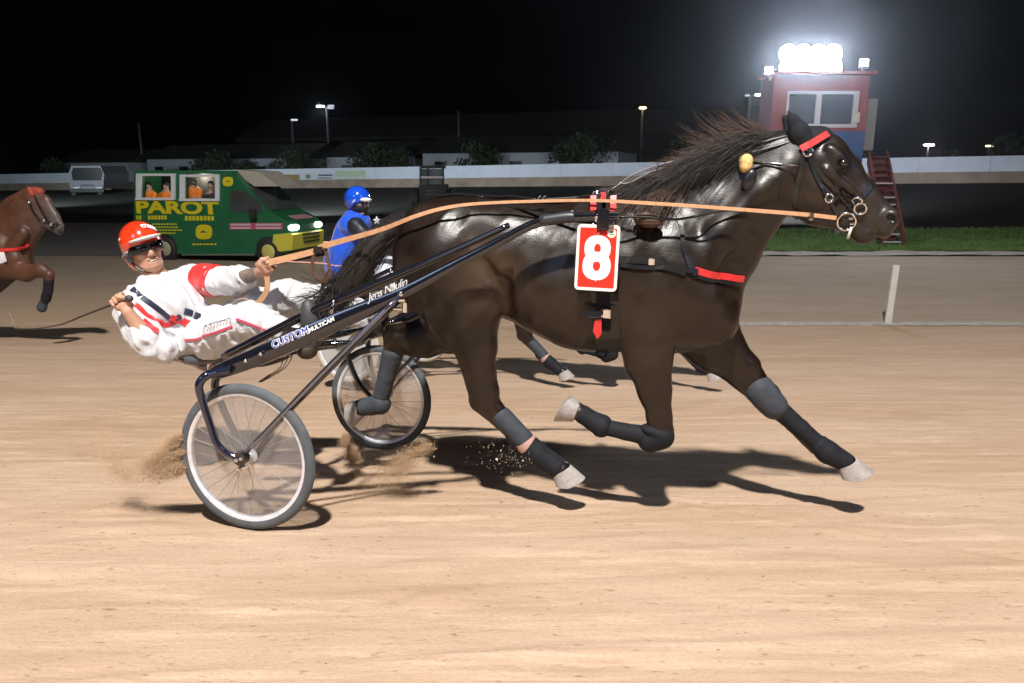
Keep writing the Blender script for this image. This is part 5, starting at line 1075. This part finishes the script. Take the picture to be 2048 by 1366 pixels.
# ================================================================ VAN WITH THE JUDGES
vo = unproj(300, 517, 23.6); FV = Frame(vo[:2], math.radians(15)); VP = FV.P; vz = gz(*FV.world(np.array([1.5, 1, 0]))[:2])
voff = np.array([VP(268, 510, 0)[0], 0, vz]); vw = FV.world(voff); van = empty('van', (vw[0], vw[1], vz), -FV.yaw, 'green and yellow course van with open white windows and lit headlamps', 'van')
M_VG = mat('van_green', (.012, .115, .045), .4, coat=.3, noise=2, vary=.12); M_VY = mat('van_yellow', (.62, .55, .06), .45); M_VT = mat('van_lettering', (.62, .52, .01), .5); M_VW = mat('van_window_white', (.62, .65, .68), .5); M_BG = mat('beige_fairing', (.38, .35, .29), .6); M_VD = mat('van_interior', (.03, .028, .026), .8); M_VGL = mat('van_glass', (.05, .06, .06), .12, spec=.8); M_BUMP = mat('black_plastic', (.02, .02, .02), .6)
M_HL = lampmat('headlamp', (1, 1, .95), 12); VW_ = 1.8
def side(name, px, t0, t1, m, parent=None, bev=False): q = MB(); pts = [VP(x, y, 0) for x, y in px]; pts = [(p[0], t0, p[2]) for p in pts]; q.prism(pts, (0, t1-t0, 0)); return q.build(name, m, parent or van, False, voff)
# cargo box: lower, roof, pillars so that the window openings are real
side('body', [(268, 508), (268, 401), (455, 401), (462, 341), (492, 374), (537, 422), (572, 441), (581, 452), (583, 470), (574, 506)], .0, VW_, M_VG)
side('roof', [(268, 347), (268, 341), (462, 341), (461, 347)], 0, VW_, M_VG)
side('pillar', [(268, 401), (268, 347), (284, 347), (284, 401)], 0, .12, M_VG); side('pillar', [(345, 401), (345, 347), (370, 347), (370, 401)], 0, .12, M_VG); side('pillar', [(434, 401), (434, 347), (461, 347), (456, 401)], 0, VW_, M_VG)
side('lining', [(273, 400.5), (273, 347.5), (433, 347.5), (433, 400.5)], 1.15, 1.2, M_VD); side('back_panel', [(268, 401), (268, 347), (456, 347), (456, 401)], VW_-.08, VW_, M_VD); side('rear_door', [(268, 401), (268, 347), (271, 347), (271, 401)], .13, VW_-.09, M_VG)
def wframe(x0, y0, x1, y1, w=8):
    f = side('window_frame', [(x0, y0+w*.6), (x0, y0), (x1, y0), (x1, y0+w*.6)], -.05, -.001, M_VW); side('window_frame', [(x0, y1), (x0, y1-w*.6), (x1, y1-w*.6), (x1, y1)], -.08, -.001, M_VW); side('window_frame', [(x0, y1-w*.6-.2), (x0, y0+w*.6+.2), (x0+w*1.3, y0+w*.6+.2), (x0+w*1.3, y1-w*.6-.2)], -.05, -.001, M_VW); side('window_frame', [(x1-w, y1-w*.6-.2), (x1-w, y0+w*.6+.2), (x1, y0+w*.6+.2), (x1, y1-w*.6-.2)], -.05, -.001, M_VW)
wframe(274, 347, 352, 400); wframe(361, 349, 440, 402)
side('cab_fairing', [(457, 344), (462, 339.5), (505, 343), (546, 373), (497, 373)], .3, VW_-.3, M_BG)
ws = MB(); ws.prism([VP(494, 376, 0)+[0, .12, 0], VP(538, 422, 0)+[0, .12, 0], VP(538, 422, 0)+[0, VW_-.12, 0], VP(494, 376, 0)+[0, VW_-.12, 0]], (.02, 0, .02)); ws.build('windscreen', M_VGL, van, False, voff)
side('side_window', [(461, 424), (461, 382), (490, 381), (520, 405), (530, 424)], -.015, -.001, M_VGL); side('window_open', [(462, 404), (462, 384), (487, 384), (492, 404)], -.022, -.016, M_VD); side('door_mirror', [(508, 436), (506, 418), (516, 418), (518, 436)], -.25, -.1, M_BUMP)
side('bumper', [(545, 497), (548, 469), (580, 466), (587, 470), (585, 500), (562, 503)], -.03, VW_+.03, M_VY)
for k in range(3): side('grille_slot', [(587, 473+k*8), (587, 470+k*8), (589, 470+k*8), (589, 473+k*8)], .5+.04*k, VW_-.3, M_BUMP)
q = MB(); c = VP(582, 456, 0); q.box((c[0]-.02, .18, c[2]), (.16, .42, .17), 0, .04); q.build('headlight', M_HL, van, False, voff); q = MB(); q.box((c[0]-.02, VW_-.2, c[2]), (.16, .34, .17), 0, .04); q.build('headlight', M_HL, van, False, voff)
hs = MB(); hs.prism([VP(556, 434, 0)+[0, .5, .01], VP(575, 441, 0)+[0, .5, .01], VP(575, 441, 0)+[0, 1.5, .01], VP(556, 434, 0)+[0, 1.5, .01]], (0, 0, .012)); hs.build('bonnet_sticker', mat('pink_sticker', (.5, .25, .27), .6), van, False, voff)
def vwheel(x, t, hub): c = VP(x, 494, 0); c = np.array([c[0], t, vz+.36]); MB().lathe(c, (0, -1, 0), [(0, -.1), (.33, -.1), (.36, -.07), (.36, .07), (.32, .10), (.24, .10), (0, .08)], 24).build('wheel', M_BUMP, van, 'auto', voff); MB().lathe(c, (0, -1, 0), [(0, .12), (.1, .13), (.22, .105), (.235, .09), (.235, .06)], 20).build('hub_cap', hub, van, 'auto', voff)
M_HUB = mat('yellow_hub', (.55, .50, .12), .6); M_HUBG = mat('dusty_hub', (.35, .32, .22), .7)
for x, h_ in ((537, M_HUB), (331, M_HUBG)):
    c = VP(x, 494, 0); MB().lathe((c[0], 0, vz+.38), (0, 1, 0), [(0, -.004), (.44, -.004), (.44, .25), (0, .25)], 24).build('wheel_arch', M_BUMP, van, 'auto', voff); vwheel(x, .06, h_); vwheel(x, VW_-.06, h_)
side('sill', [(362, 511), (362, 505), (508, 505), (508, 511)], .02, .12, mat('grey_sill', (.12, .16, .12), .7))
def vtext(body, x, y, h, ln, m=M_VT, bold=.01):
    a = VP(x, y, 0); a = np.array([a[0], -.012, a[2]]); o = text3d(body, h, a, (1, 0, 0), (0, -1, 0), m, van, voff, 0, .004, bold); w = max(v.co.x for v in o.data.vertices)-min(v.co.x for v in o.data.vertices) if 0 else None; return o
px2m = VP(437, 430, 0)[0]-VP(272, 430, 0)[0]
o = vtext('PAROT', 272, 415, .52, 0, bold=.022); xs2 = [v.co.x for v in o.data.vertices]; k = px2m/(max(xs2)-min(xs2)); x_m = min(xs2)
for v in o.data.vertices: v.co.x = x_m+(v.co.x-x_m)*k
def bars(x0, x1, y, h, n, m=M_VT, gap=.25):
    w = (x1-x0)/n
    for i in range(n): side('lettering', [(x0+i*w, y+h), (x0+i*w, y), (x0+(i+1-gap)*w, y), (x0+(i+1-gap)*w, y+h)], -.006, -.001, m)
for (x0, x1, y, h, n) in ((273, 284, 431, 8, 2), (296, 335, 431, 8, 6), (370, 430, 432, 9, 8), (305, 355, 447, 2.5, 9), (305, 357, 453, 2.5, 9), (306, 366, 459, 2.5, 10), (306, 352, 465, 2.5, 8), (385, 435, 487, 3, 7)): bars(x0, x1, y, h, n)
for cx, cy, r in ((456, 363, 10.5), (408, 464, 16.5)):
    side('roundel', [(cx+r*math.copysign(abs(math.cos(a))**.7, math.cos(a)), cy-r*.9*math.copysign(abs(math.sin(a))**.7, math.sin(a))) for a in np.linspace(0, 2*math.pi, 25)[:-1]], -.008, -.001, M_VT); side('roundel_print', [(cx-r*.45, cy+1), (cx-r*.1, cy-r*.2), (cx+r*.45, cy+1)], -.012, -.009, M_VG)
M_PK = mat('crimson_band', (.40, .07, .13), .6); M_PW = mat('pinkish_print', (.55, .42, .48), .6)
side('sponsor_band', [(459, 459), (459, 446), (566, 446), (566, 459)], -.007, -.001, M_PK)
for y in (447.5, 454): 
    for x0, x1 in ((462, 502), (512, 562)): side('sponsor_print', [(x0, y+3.5), (x0, y), (x1, y), (x1, y+3.5)], -.011, -.008, M_PW)
l_ = bpy.data.lights.new('van_headlight_glow', 'POINT')
bpy.data.lights.remove(l_)
# people in the van
M_OR = mat('orange_shirt', (.75, .20, .01), .7); M_SK2 = mat('skin_dim', (.36, .21, .15), .6); M_DKC = mat('dark_clothes', (.02, .02, .028), .8); M_GRC = mat('grey_cap', (.12, .12, .12), .8)
def passenger(x, y_head, y_sh, t, shirt, hairm, label, wide=1.0, lean=0):
    h = VP(x, y_head, t); s = VP(x+lean, y_sh, t); zz = VP(x, 402, t)[2]; off = np.array([s[0], t, zz-.35]); w0 = FV.world(off); p = empty('person', tuple(w0), -FV.yaw+.2*random.uniform(-1, 1)*0, label, 'person', 'officials riding in the van')
    S = SDF(); S.ell(h, (.085, .08, .115), 0, .03).ell(h+[.01, -.07, -.03], (.03, .03, .05), 0, .02).cone(h, s, .05, .06, .03); S.cone(s-[.17*wide, 0, .02], s+[.17*wide, 0, -.02], .07, .07, .05).cone(s, s-[0, 0, .35], .15*wide, .15*wide, .06); S.ell(h+[.0, -.10, -.01], (.014, .02, .022), 0, .01)
    for sg in (-1, 1): S.chain([(s+[sg*.2*wide, 0, -.05], .055), (s+[sg*.22*wide, -.12, -.25], .045), (s+[sg*.10, -.26, -.24], .035)], .02)
    finish(S, 'body', M_SK2, p, off, .016)
    S = SDF(); S.cone(s-[.17*wide, 0, .03], s+[.17*wide, 0, -.03], .085, .085, .05).cone(s-[0, 0, .05], s-[0, 0, .36], .17*wide, .17*wide, .06)
    for sg in (-1, 1): S.chain([(s+[sg*.2*wide, 0, -.05], .07), (s+[sg*.22*wide, -.10, -.22], .062)], .03)
    finish(S, 'shirt', shirt, p, off, .016, folds(.008, 9, (0, 0, 1)))
    S = SDF(); S.ell(h+[-.0, .015, .035], (.095, .09, .095), 0, .01); S.ell(h+[0, -.09, -.05], (.1, .06, .09), 0, .02, 's'); finish(S, 'hair', hairm, p, off, .014)
passenger(298, 372, 386, .45, M_OR, M_DKC, 'official in orange shirt at the left end of the first van window'); passenger(332, 373, 388, .38, M_OR, M_DKC, 'dark haired official in orange shirt leaning in the right half of the first van window')
passenger(388, 366, 380, .50, M_OR, M_GRC, 'broad official in orange shirt and grey cap in the second van window', 1.15); passenger(421, 370, 390, .30, M_DKC, M_DKC, 'official in dark clothes at the right end of the second van window', .8)
sp_ = FV.world(np.array([VP(360, 360, 0)[0], 1.0, VP(360, 352, 0)[2]])); ll = bpy.data.lights.new('van_fill_light', 'POINT'); ll.energy = 42; ll.color = (1, .9, .75); ll.shadow_soft_size = .15; lo_ = bpy.data.objects.new('van_fill_light', ll); COL.objects.link(lo_); lo_.location = sp_  # unseen point lamp added to brighten the passengers

# ================================================================ MINIBUS AND TRACTOR in the distance
def vbox(root, ro, name, px, d, dep, m):
    q = MB(); q.prism([unproj(x, y, d) for x, y in px], (0, dep, 0)); return q.build(name, m, root, False, ro)
mo = unproj(172, 381, 70); mo[2] = gz(mo[0], 70); mb = empty('minibus', tuple(mo), 0, 'dim grey minibus parked nose-on against the far wall at left', 'minibus'); M_MB = mat('minibus_grey', (.12, .12, .135), .5)
zsh = mo[2]-unproj(172, 381, 70)[2]
def mv(*a): o = vbox(mb, mo, *a); o.location = (0, 0, zsh+.25); return o
mv('body', [(140, 374), (136, 345), (142, 328), (200, 328), (208, 345), (206, 374)], 70, 4.5, M_MB); mv('bumper', [(139, 381), (139, 374.5), (207, 374.5), (207, 381)], 69.85, .3, M_BUMP); mv('windscreen', [(145, 357), (142, 340), (146, 332), (197, 332), (203, 340), (200, 357)], 69.9, .08, M_WIN); mv('grille', [(160, 368), (160, 366), (186, 366), (186, 368)], 69.9, .08, M_BUMP)
for x in (153, 198): mv('headlight', [(x-6, 373), (x-6, 371), (x+6, 371), (x+6, 373)], 69.8, .08, mat('dim_headlamp', (.5, .5, .5), .3) if x == 153 else bpy.data.materials['dim_headlamp'])
for x in (147, 199): mv('tyre', [(x-4, 387), (x-4, 381.5), (x+4, 381.5), (x+4, 387)], 70.1, .7, M_BUMP)
to_ = unproj(866, 424, 50); to_[2] = gz(to_[0], 50); tr_ = empty('tractor', tuple(to_), 0, 'dark tractor with a glazed cab standing on the dim infield', 'tractor'); ts = to_[2]-unproj(866, 424, 50)[2]; M_TRB = mat('tractor_black', (.02, .022, .022), .6); M_TRG = mat('cab_glass', (.16, .18, .18), .15, spec=.7)
def tv(*a): o = vbox(tr_, to_, *a); o.location = (0, 0, ts); return o
tv('cab_roof', [(838, 340), (842, 334), (886, 334), (890, 340)], 50, 1.3, M_TRB)
for x in (841, 856, 886): tv('cab_post', [(x-2, 372), (x-2, 340.2), (x+2, 340.2), (x+2, 372)], 50, .1, M_TRB)
tv('cab_glass', [(843, 371), (843, 341), (884, 341), (884, 371)], 50.15, .05, M_TRG); tv('cab_sill', [(842, 360), (842, 356), (886, 356), (886, 360)], 49.93, .06, M_TW); tv('body', [(838, 408), (838, 372.3), (892, 372.3), (892, 408)], 50, 2.0, M_TRB)
for y in (384, 391, 399): tv('grille_bar', [(852, y+1.5), (852, y), (876, y), (876, y+1.5)], 49.93, .06, mat('grille_grey', (.12, .12, .12), .6) if y == 384 else bpy.data.materials['grille_grey'])
for x in (832, 898): q = MB(); c = unproj(x, 404, 50.4); q.lathe((c[0]-.22, c[1], c[2]), (1, 0, 0), [(0, 0), (.62, 0), (.72, .08), (.72, .38), (.62, .44), (0, .44)], 20); o = q.build('tyre', M_BUMP, tr_, 'auto', to_); o.location = (0, 0, ts)

# ================================================================ SECOND HORSE, SULKY AND BLUE DRIVER
def ctree(o, parent=None, skip=(), nm=None):
    c = o.copy(); COL.objects.link(c)
    if parent is not None: c.parent = parent
    for ch in list(o.children):
        if ch.name.split('.')[0] in skip: continue
        ctree(ch, c, skip)
    return c
hf = P(1140, 965, -.15)-OFF; Y2 = math.radians(22); w2 = unproj(1134, 757, 6.85); c2, s2 = math.cos(Y2), math.sin(Y2)
loc2 = np.array([w2[0]-(hf[0]*c2+hf[1]*s2), w2[1]-(-hf[0]*s2+hf[1]*c2), w2[2]-hf[2]])
horse2 = ctree(horse, None, ('girth', 'girth_billet', 'girth_buckle', 'girth_loop', 'red_tab', 'girth_keeper', 'girth_ring', 'buckle', 'overcheck', 'check_chain', 'ear_cord', 'sponge_pad', 'neck_pad', 'red_saddle_strap', 'terret', 'bit_pin', 'bridle_ring', 'mane', 'mane_knot', 'hip_strap', 'side_check', 'browband', 'eye'))
horse2.location = loc2; horse2.rotation_euler = (0, 0, -Y2); horse2['label'] = 'second dark trotter almost hidden behind the number 8 horse, only its lower legs showing'
nw = unproj(696, 690, 6.7); fw = unproj(842, 664, 8.03); M22 = (nw[:2]+fw[:2])/2; dd = fw[:2]-nw[:2]; Y22 = math.atan2(dd[0], dd[1]); F2 = Frame(M22, Y22)
sulky2 = ctree(sulky, None, ('brake_cord', 'stay_clamp', 'shaft_coupler', 'plate_holder', 'lettering', 'bolt'))
z2 = (nw[2]+fw[2])/2-(1.346-ZS); sulky2.location = (M22[0], M22[1], z2-.0); sulky2.rotation_euler = (0, 0, -Y22); sulky2['label'] = 'second sulky with milky wheel discs and pale tyres, carrying the driver in blue'
for ch in sulky2.children:
    n_ = ch.name.split('.')[0]
    if n_ in ('wheel_disc', 'tyre'): ch.data = ch.data.copy(); ch.data.materials[0] = M_FILM2 if n_ == 'wheel_disc' else M_TYRE2
M_BLS = mat('blue_satin', (.012, .09, .62), .3, spec=.6, sheen=.3); M_BLH = mat('blue_helmet', (.01, .075, .60), .12, coat=1); M_BKS = mat('black_sleeve', (.012, .013, .02), .5)
P2 = F2.P; R2 = F2.R; d2o = np.array([P2(690, 560, 0)[0], 0, z2]); dw2 = F2.world(d2o); driver2 = empty('person', tuple(dw2), -Y22, 'driver in blue silks and round blue helmet sitting upright on the second sulky', 'person')
B2 = Fig(F2); H_2 = HeadF(P2(716, 405, 0), (.93, -.36, -.05), (.02, 0, 1), 1.02); face(B2.S, H_2)
B2.ch([(714, 425, 0, 12), (708, 445, 0, 14)], .03).ch([(705, 460, 0, 24), (695, 500, 0, 24), (688, 540, 0, 24)], .04).ch([(712, 450, -.16, 12), (738, 478, -.2, 10), (765, 474, -.14, 7)], .02).ch([(715, 445, .16, 12), (752, 448, .16, 10), (790, 468, .08, 7)], .02).ch([(695, 560, -.1, 17), (770, 545, -.14, 14), (830, 600, -.2, 10)], .02).ch([(695, 555, .1, 17), (775, 535, .14, 14), (840, 590, .2, 10)], .02)
fist(B2.S, P2(765, 474, -.14), P2(777, 472, -.12), (0, 0, 1)); fist(B2.S, P2(790, 468, .08), P2(802, 466, .07), (0, 0, 1)); finish(B2.S, 'body', M_SKIN, driver2, d2o, .009)
J2 = Fig(F2); J2.ch([(712, 448, 0, 29), (706, 470, 0, 35), (700, 505, 0, 39), (694, 532, 0, 41)], .04).ch([(700, 452, -.13, 20), (712, 448, .13, 18)], .03).ch([(668, 522, -.05, 20), (668, 535, -.05, 16)], .03); finish(J2.S, 'jacket', M_BLS, driver2, d2o, .009, folds(.016, 8, (.3, 0, 1), .004, 26, 5))
J2 = Fig(F2); J2.ch([(712, 452, -.17, 17), (738, 480, -.21, 14), (756, 477, -.17, 11)], .02).ch([(720, 446, .15, 16), (755, 449, .16, 13), (782, 463, .1, 11)], .02).ch([(722, 425, 0, 13), (716, 440, 0, 16)], .02); finish(J2.S, 'sleeves', M_BKS, driver2, d2o, .009, folds(.008, 10, (1, 0, 0), .003, 30, 2))
for x, y, t in ((736, 478, -.30), (753, 441, .02)):
    c = P2(x, y, t); q = MB(); q.prism([c+[(.042 if k % 2 == 0 else .018)*math.sin(k*math.pi/5), 0, (.042 if k % 2 == 0 else .018)*math.cos(k*math.pi/5)] for k in range(10)], (0, .012, 0)); q.build('star', M_WHT, driver2, False, d2o)
T2 = Fig(F2); T2.ch([(690, 562, -.1, 24), (772, 548, -.14, 19), (812, 585, -.18, 15)], .03).ch([(690, 555, .1, 24), (775, 535, .14, 20), (815, 575, .19, 15)], .03); finish(T2.S, 'trousers', mat('blue_trim_white_trousers', (.6, .62, .68), .6), driver2, d2o, .009, folds(.012, 9, (1, .2, 0), .003, 30, 8))
S = SDF(); S.ell(H_2.p(-.01, 0, .035), (.132, .120, .128), 0, .01); H_2.el(S, (.10, 0, -.075), (.11, .13, .085), .012, 's'); H_2.el(S, (0, 0, -.15), (.16, .14, .07), .01, 's'); finish(S, 'helmet', M_BLH, driver2, d2o, .008)
S = SDF(); H_2.el(S, (.125, 0, .035), (.05, .06, .022), .01); finish(S, 'helmet_visor', mat('white_visor', (.75, .75, .78), .3), driver2, d2o, .007)
S = SDF(); H_2.el(S, (.03, 0, -.04), (.088, .085, .075), .01); finish(S, 'dark_face_shell', M_BKS, driver2, d2o, .008)  # black shell laid over the face
q = MB(); q.prism([H_2.p(.055+a, .113-.35*a, .0+b) for a, b in ((0, 0), (.035, .02), (.04, .045), (.02, .03))], (0, -.004, 0)); q.build('helmet_mark', mat('pale_print', (.5, .6, .8), .5), driver2, False, d2o)

# ================================================================ THIRD HORSE at the left edge
SC3 = .385; D3 = 10.2
f3o = unproj(60, 560, D3); F3b = Frame(f3o[:2], math.radians(14.4))
class FM:
    """pixel-mapped frame: pixels of the big horse are moved and scaled to the third horse"""
    k = None
    def map(self, x, y): return 62+(x-1480)*SC3, 556+(y-706)*SC3
    def px(self, x, y, t): a, b = self.map(x, y); p, l = F3b.px(a, b, t*self.k); return p, l*SC3
    def P(self, x, y, t): return self.px(x, y, t)[0]
    def R(self, r, x, y, t): return r*self.px(x, y, t)[1]/FPX
F3 = FM(); F3.k = 1.2
S3 = SDF(); S3f = SDF()
full = horse_sdf(F3)
for op in full.ops: S3.ops.append(op)
# drop neck and the near fore: rebuild them in this horse's own pose
def P3(x, y, t): return F3b.P(x, y, t)
def R3(r, x, y, t): return F3b.R(r, x, y, t)
keep = []
for op in S3.ops:
    c = op[1]; a = F3.P(1345, 700, 0)
    neckp = (c[0] > F3.P(1385, 0, 0)[0] and c[2] > F3.P(1400, 545, 0)[2]) or (op[0] == 'cone' and op[2][0] > F3.P(1500, 0, 0)[0] and op[2][2] > F3.P(1500, 560, 0)[2])
    leg = c[2] < F3.P(1300, 640, 0)[2] and c[0] > F3.P(1150, 0, 0)[0]
    if neckp or leg: continue
    wd = list(op)
    if op[0] == 'ell': r_ = op[2].copy(); r_[1] *= 1.2; wd[2] = r_
    keep.append(tuple(wd))
S3.ops = keep
def C3(pts, k=.05, q=1.0): S3.chain([(P3(x, y, t), R3(r, x, y, t)) for x, y, t, r in pts], k, q)
C3([(-10, 500, 0, 52), (22, 462, 0, 40), (48, 425, 0, 29), (62, 402, 0, 23)], .08, .6); C3([(-20, 450, 0, 22), (25, 412, 0, 14), (58, 388, 0, 10)], .07, .6); C3([(20, 520, 0, 36), (40, 500, 0, 22)], .06, .8)
C3([(66, 398, 0, 19), (88, 412, 0, 16), (106, 436, 0, 13), (117, 454, 0, 10)], .03, .72); C3([(64, 412, 0, 19), (74, 432, 0, 14), (98, 450, 0, 9), (112, 460, 0, 8)], .03, .7); C3([(72, 386, 0, 9), (92, 400, 0, 9), (110, 430, 0, 7), (120, 452, 0, 8)], .03, .75)
C3([(16, 535, -.15, 24), (52, 545, -.16, 17), (82, 540, -.17, 13), (98, 548, -.17, 10)], .05, .8); C3([(99, 550, -.17, 9.5), (97, 580, -.17, 7.5), (93, 597, -.17, 8), (88, 606, -.17, 7)], .02)
C3([(10, 545, .15, 24), (-30, 590, .15, 15), (-40, 600, .15, 11)], .05, .8); C3([(-40, 600, .15, 9), (-62, 606, .15, 7.5), (-74, 592, .15, 8)], .02)
V3, Q3 = S3.mesh(.015); h3o = np.array([F3.P(1300, 700, 0)[0], 0, 0]); w3 = F3b.world(h3o); w3[2] = gz(w3[0], w3[1]); h3o[2] = w3[2]
horse3 = empty('horse', tuple(w3), -F3b.yaw, 'reddish chestnut trotter entering at the left edge with one foreleg lifted', 'horse', 'trotting horses')
m3 = mesh('horse_body', V3-h3o, Q3); c3 = np.tile([.085, .033, .017], (len(V3), 1)); lo = np.clip((P3(0, 540, 0)[2]-V3[:, 2])/.5, 0, 1)[:, None]; c3 = c3*(1-lo*.5)+np.array([.09, .065, .048])*lo*.6
leg_ = (V3[:, 2] < P3(90, 560, -.1)[2])[:, None]; c3 = np.where(leg_, [.02, .017, .016], c3); hd = np.exp(-((V3-P3(112, 452, 0))**2).sum(1)/.12)[:, None]; c3 = c3*(1-hd*.7)+np.array([.07, .065, .065])*hd*.7; vcolor(m3, np.clip(c3*(1+.2*vnoise(V3, 4, 1))[:, None], .004, 1)); link('body', m3, M_COAT3, horse3)
def part3(name, pts, m, q=.9, k=.012): S = SDF(); S.chain([(P3(x, y, t), R3(r, x, y, t)) for x, y, t, r in pts], k, q); V, Fc = S.mesh(.012); return link(name, mesh(name, V-h3o, Fc), m, horse3)
part3('hoof', [(87, 606, -.17, 8.5), (84, 615, -.17, 10)], M_BOOTG); part3('leg_boot', [(98, 560, -.17, 10), (96, 582, -.17, 9.5), (92, 597, -.17, 10)], M_BOOT); part3('ear', [(64, 388, -.06, 7), (60, 380, -.07, 5), (57, 374, -.08, 2)], mat('red_hood', (.25, .04, .02), .7)); part3('ear', [(70, 384, .06, 6), (68, 376, .07, 2)], bpy.data.materials['red_hood']); part3('ear_hood', [(66, 384, 0, 11), (80, 384, 0, 9)], bpy.data.materials['red_hood'])
SK3 = Surf(V3, Q3, F3b)
def st3(name, px, w, m): o_, nn = SK3.path(px, .01, 5); MB().strap(o_, nn, R3(w, 50, 500, 0), .012).build(name, m, horse3, False, h3o)
st3('breast_collar', [(-20, 500), (10, 500), (35, 497), (50, 492), (57, 488)], 6, M_REDS); st3('saddle_cloth', [(-20, 512), (-5, 516), (12, 512)], 22, M_WHT); st3('noseband', [(118, 446), (110, 450), (104, 455)], 5, M_BOOT); st3('cheek_strap', [(70, 392), (84, 420), (98, 444)], 4, M_STRAP); st3('cheek_strap', [(60, 400), (66, 420), (80, 440)], 4, M_STRAP)
for x, y in ((90, 440), (104, 448), (60, 404)): p, nn = SK3.hit(x, y); b = MB(); b.sphere(p+nn*.015, .03, 8, 6); b.build('bridle_buckle', M_CHROME, horse3, True, h3o)
b = MB(); cc = P3(118, 458, -.12); b.tube([cc+.07*np.array([math.cos(a), 0, math.sin(a)]) for a in np.linspace(0, 6.28, 13)], .008, 5, False); b.build('muzzle_ring', M_BOOTG, horse3, True, h3o)
n3_ = 700; pr = np.array([P3(58-75*u, 386+52*u, 0) for u in RNG.random(n3_)]); strands('mane', pr+RNG.normal(0, .015, (n3_, 3)), np.stack([-.8-.3*RNG.random(n3_), -.5*RNG.random(n3_), -.1-.4*RNG.random(n3_)], -1), RNG.uniform(.1, .3, n3_), mat('chestnut_mane', (.12, .045, .025), .6), horse3, h3o, 5, .004, .5, .1)['kind'] = 'stuff'

# ================================================================ SAND THROWN UP
def spray(name, label, blobs, n, col, lo=.0010, hi=.0030):
    Vs = []; tet = np.array([(1, 1, 1), (-1, -1, 1), (-1, 1, -1), (1, -1, -1)])*.7
    for (x0, y0, x1, y1, t, w, share) in blobs:
        m = int(n*share); u = RNG.beta(1.3, 1.8, m); a = P(x0, y0, t); b_ = P(x1, y1, t); c = a+(b_-a)*u[:, None]; wv = w*(.35+1.2*u); nn = RNG.normal(0, 1, (m, 3))*[1, .7, .8]*wv[:, None]; cl = vnoise(np.stack([u*9, 0*u+x0, nn[:, 2]*12], -1), 1.0, 7); p = c+nn; k = (cl > RNG.uniform(-.9, .6, m)); p = p[k]
        s_ = RNG.uniform(lo, hi, len(p))*(1+2.2*(RNG.random(len(p)) > .985)); Vs.append((p[:, None]+tet[None]*s_[:, None, None]*RNG.uniform(.6, 1.3, (len(p), 4, 1))).reshape(-1, 3))
    V = F1.world(np.concatenate(Vs)); g = ground_z(V[:, 0], V[:, 1]); V[:, 2] = np.maximum(V[:, 2], g+.002); k = np.arange(len(V)//4)[:, None]*4; Fc = np.concatenate([k+[0, 1, 2], k+[0, 3, 1], k+[0, 2, 3], k+[1, 3, 2]])
    tag(link(name, mesh(name, V, Fc), col, smooth=False), label, 'sand spray', kind='stuff')
M_GR = mat('flying_sand', (.40, .26, .15), .95)
spray('sand_spray', 'brown sand thrown up behind the near sulky wheel', [(372, 900, 225, 955, -.75, .030, .30), (372, 930, 290, 940, -.75, .035, .22), (228, 952, 198, 820, -.72, .045, .035), (360, 870, 300, 925, -.75, .03, .2), (250, 955, 212, 880, -.72, .05, .04), (372, 940, 260, 962, -.75, .03, .12)], 90000, M_GR, .0005, .0016)
spray('sand_spray', 'brown sand thrown up between the far sulky wheel and the hind hooves', [(860, 890, 720, 985, -.2, .05, .30), (700, 880, 712, 960, .1, .024, .25), (690, 870, 700, 920, .2, .03, .15), (830, 900, 780, 960, -.2, .05, .15)], 90000, M_GR, .0005, .0016)
spray('sand_spray', 'loose grains flying behind the forward hind hoof of the dark horse', [(1050, 900, 920, 905, -.2, .06, .5), (1060, 920, 960, 930, -.25, .05, .5)], 260, mat('bright_grain', (.6, .45, .3), .9), .001, .0025)
# clods lying on the track
def clods():
    n = 420; x = RNG.uniform(-3.5, 4.5, n); y = 1.2+RNG.random(n)**1.3*7; s_ = RNG.uniform(.002, .0055, n)*(1+.8*(RNG.random(n) > .96)); ico = np.array([(1, 0, 0), (-1, 0, 0), (0, 1, 0), (0, -1, 0), (0, 0, 1), (0, 0, -1)]); V = ico[None]*s_[:, None, None]*RNG.uniform(.5, 1.3, (n, 6, 1))*[1.6, 1, .7]
    z = ground_z(x, y)+bumps(x, y); V = V+np.stack([x, y, z+s_*.2], -1)[:, None]; f = np.array([(0, 2, 4), (2, 1, 4), (1, 3, 4), (3, 0, 4), (2, 0, 5), (1, 2, 5), (3, 1, 5), (0, 3, 5)]); Fc = (f[None]+np.arange(n)[:, None, None]*6).reshape(-1, 3)
    tag(link('sand_clods', mesh('sand_clods', V.reshape(-1, 3), Fc), mat('clod', (.32, .215, .135), .95), smooth=False), 'small dark clods scattered over the sandy track', 'clods', kind='stuff')
clods()
# ================================================================ HAZE ADDED FOR THE FLOODLIGHT HALO
hz_ = bpy.data.materials.new('halo_haze'); hz_.use_nodes = True; hn = hz_.node_tree.nodes; hn.clear(); ho_ = hn.new('ShaderNodeOutputMaterial'); hv = hn.new('ShaderNodeVolumePrincipled'); hv.inputs['Color'].default_value = (.8, .86, 1, 1); hv.inputs['Density'].default_value = .0010; hv.inputs['Anisotropy'].default_value = .93; hz_.node_tree.links.new(hv.outputs[0], ho_.inputs['Volume'])
b = MB(); b.box((0, 60, 9), (330, 240, 20)); o = b.build('haze', hz_); tag(o, 'thin haze volume added over the track to give the floodlights a halo', 'haze', kind='stuff')
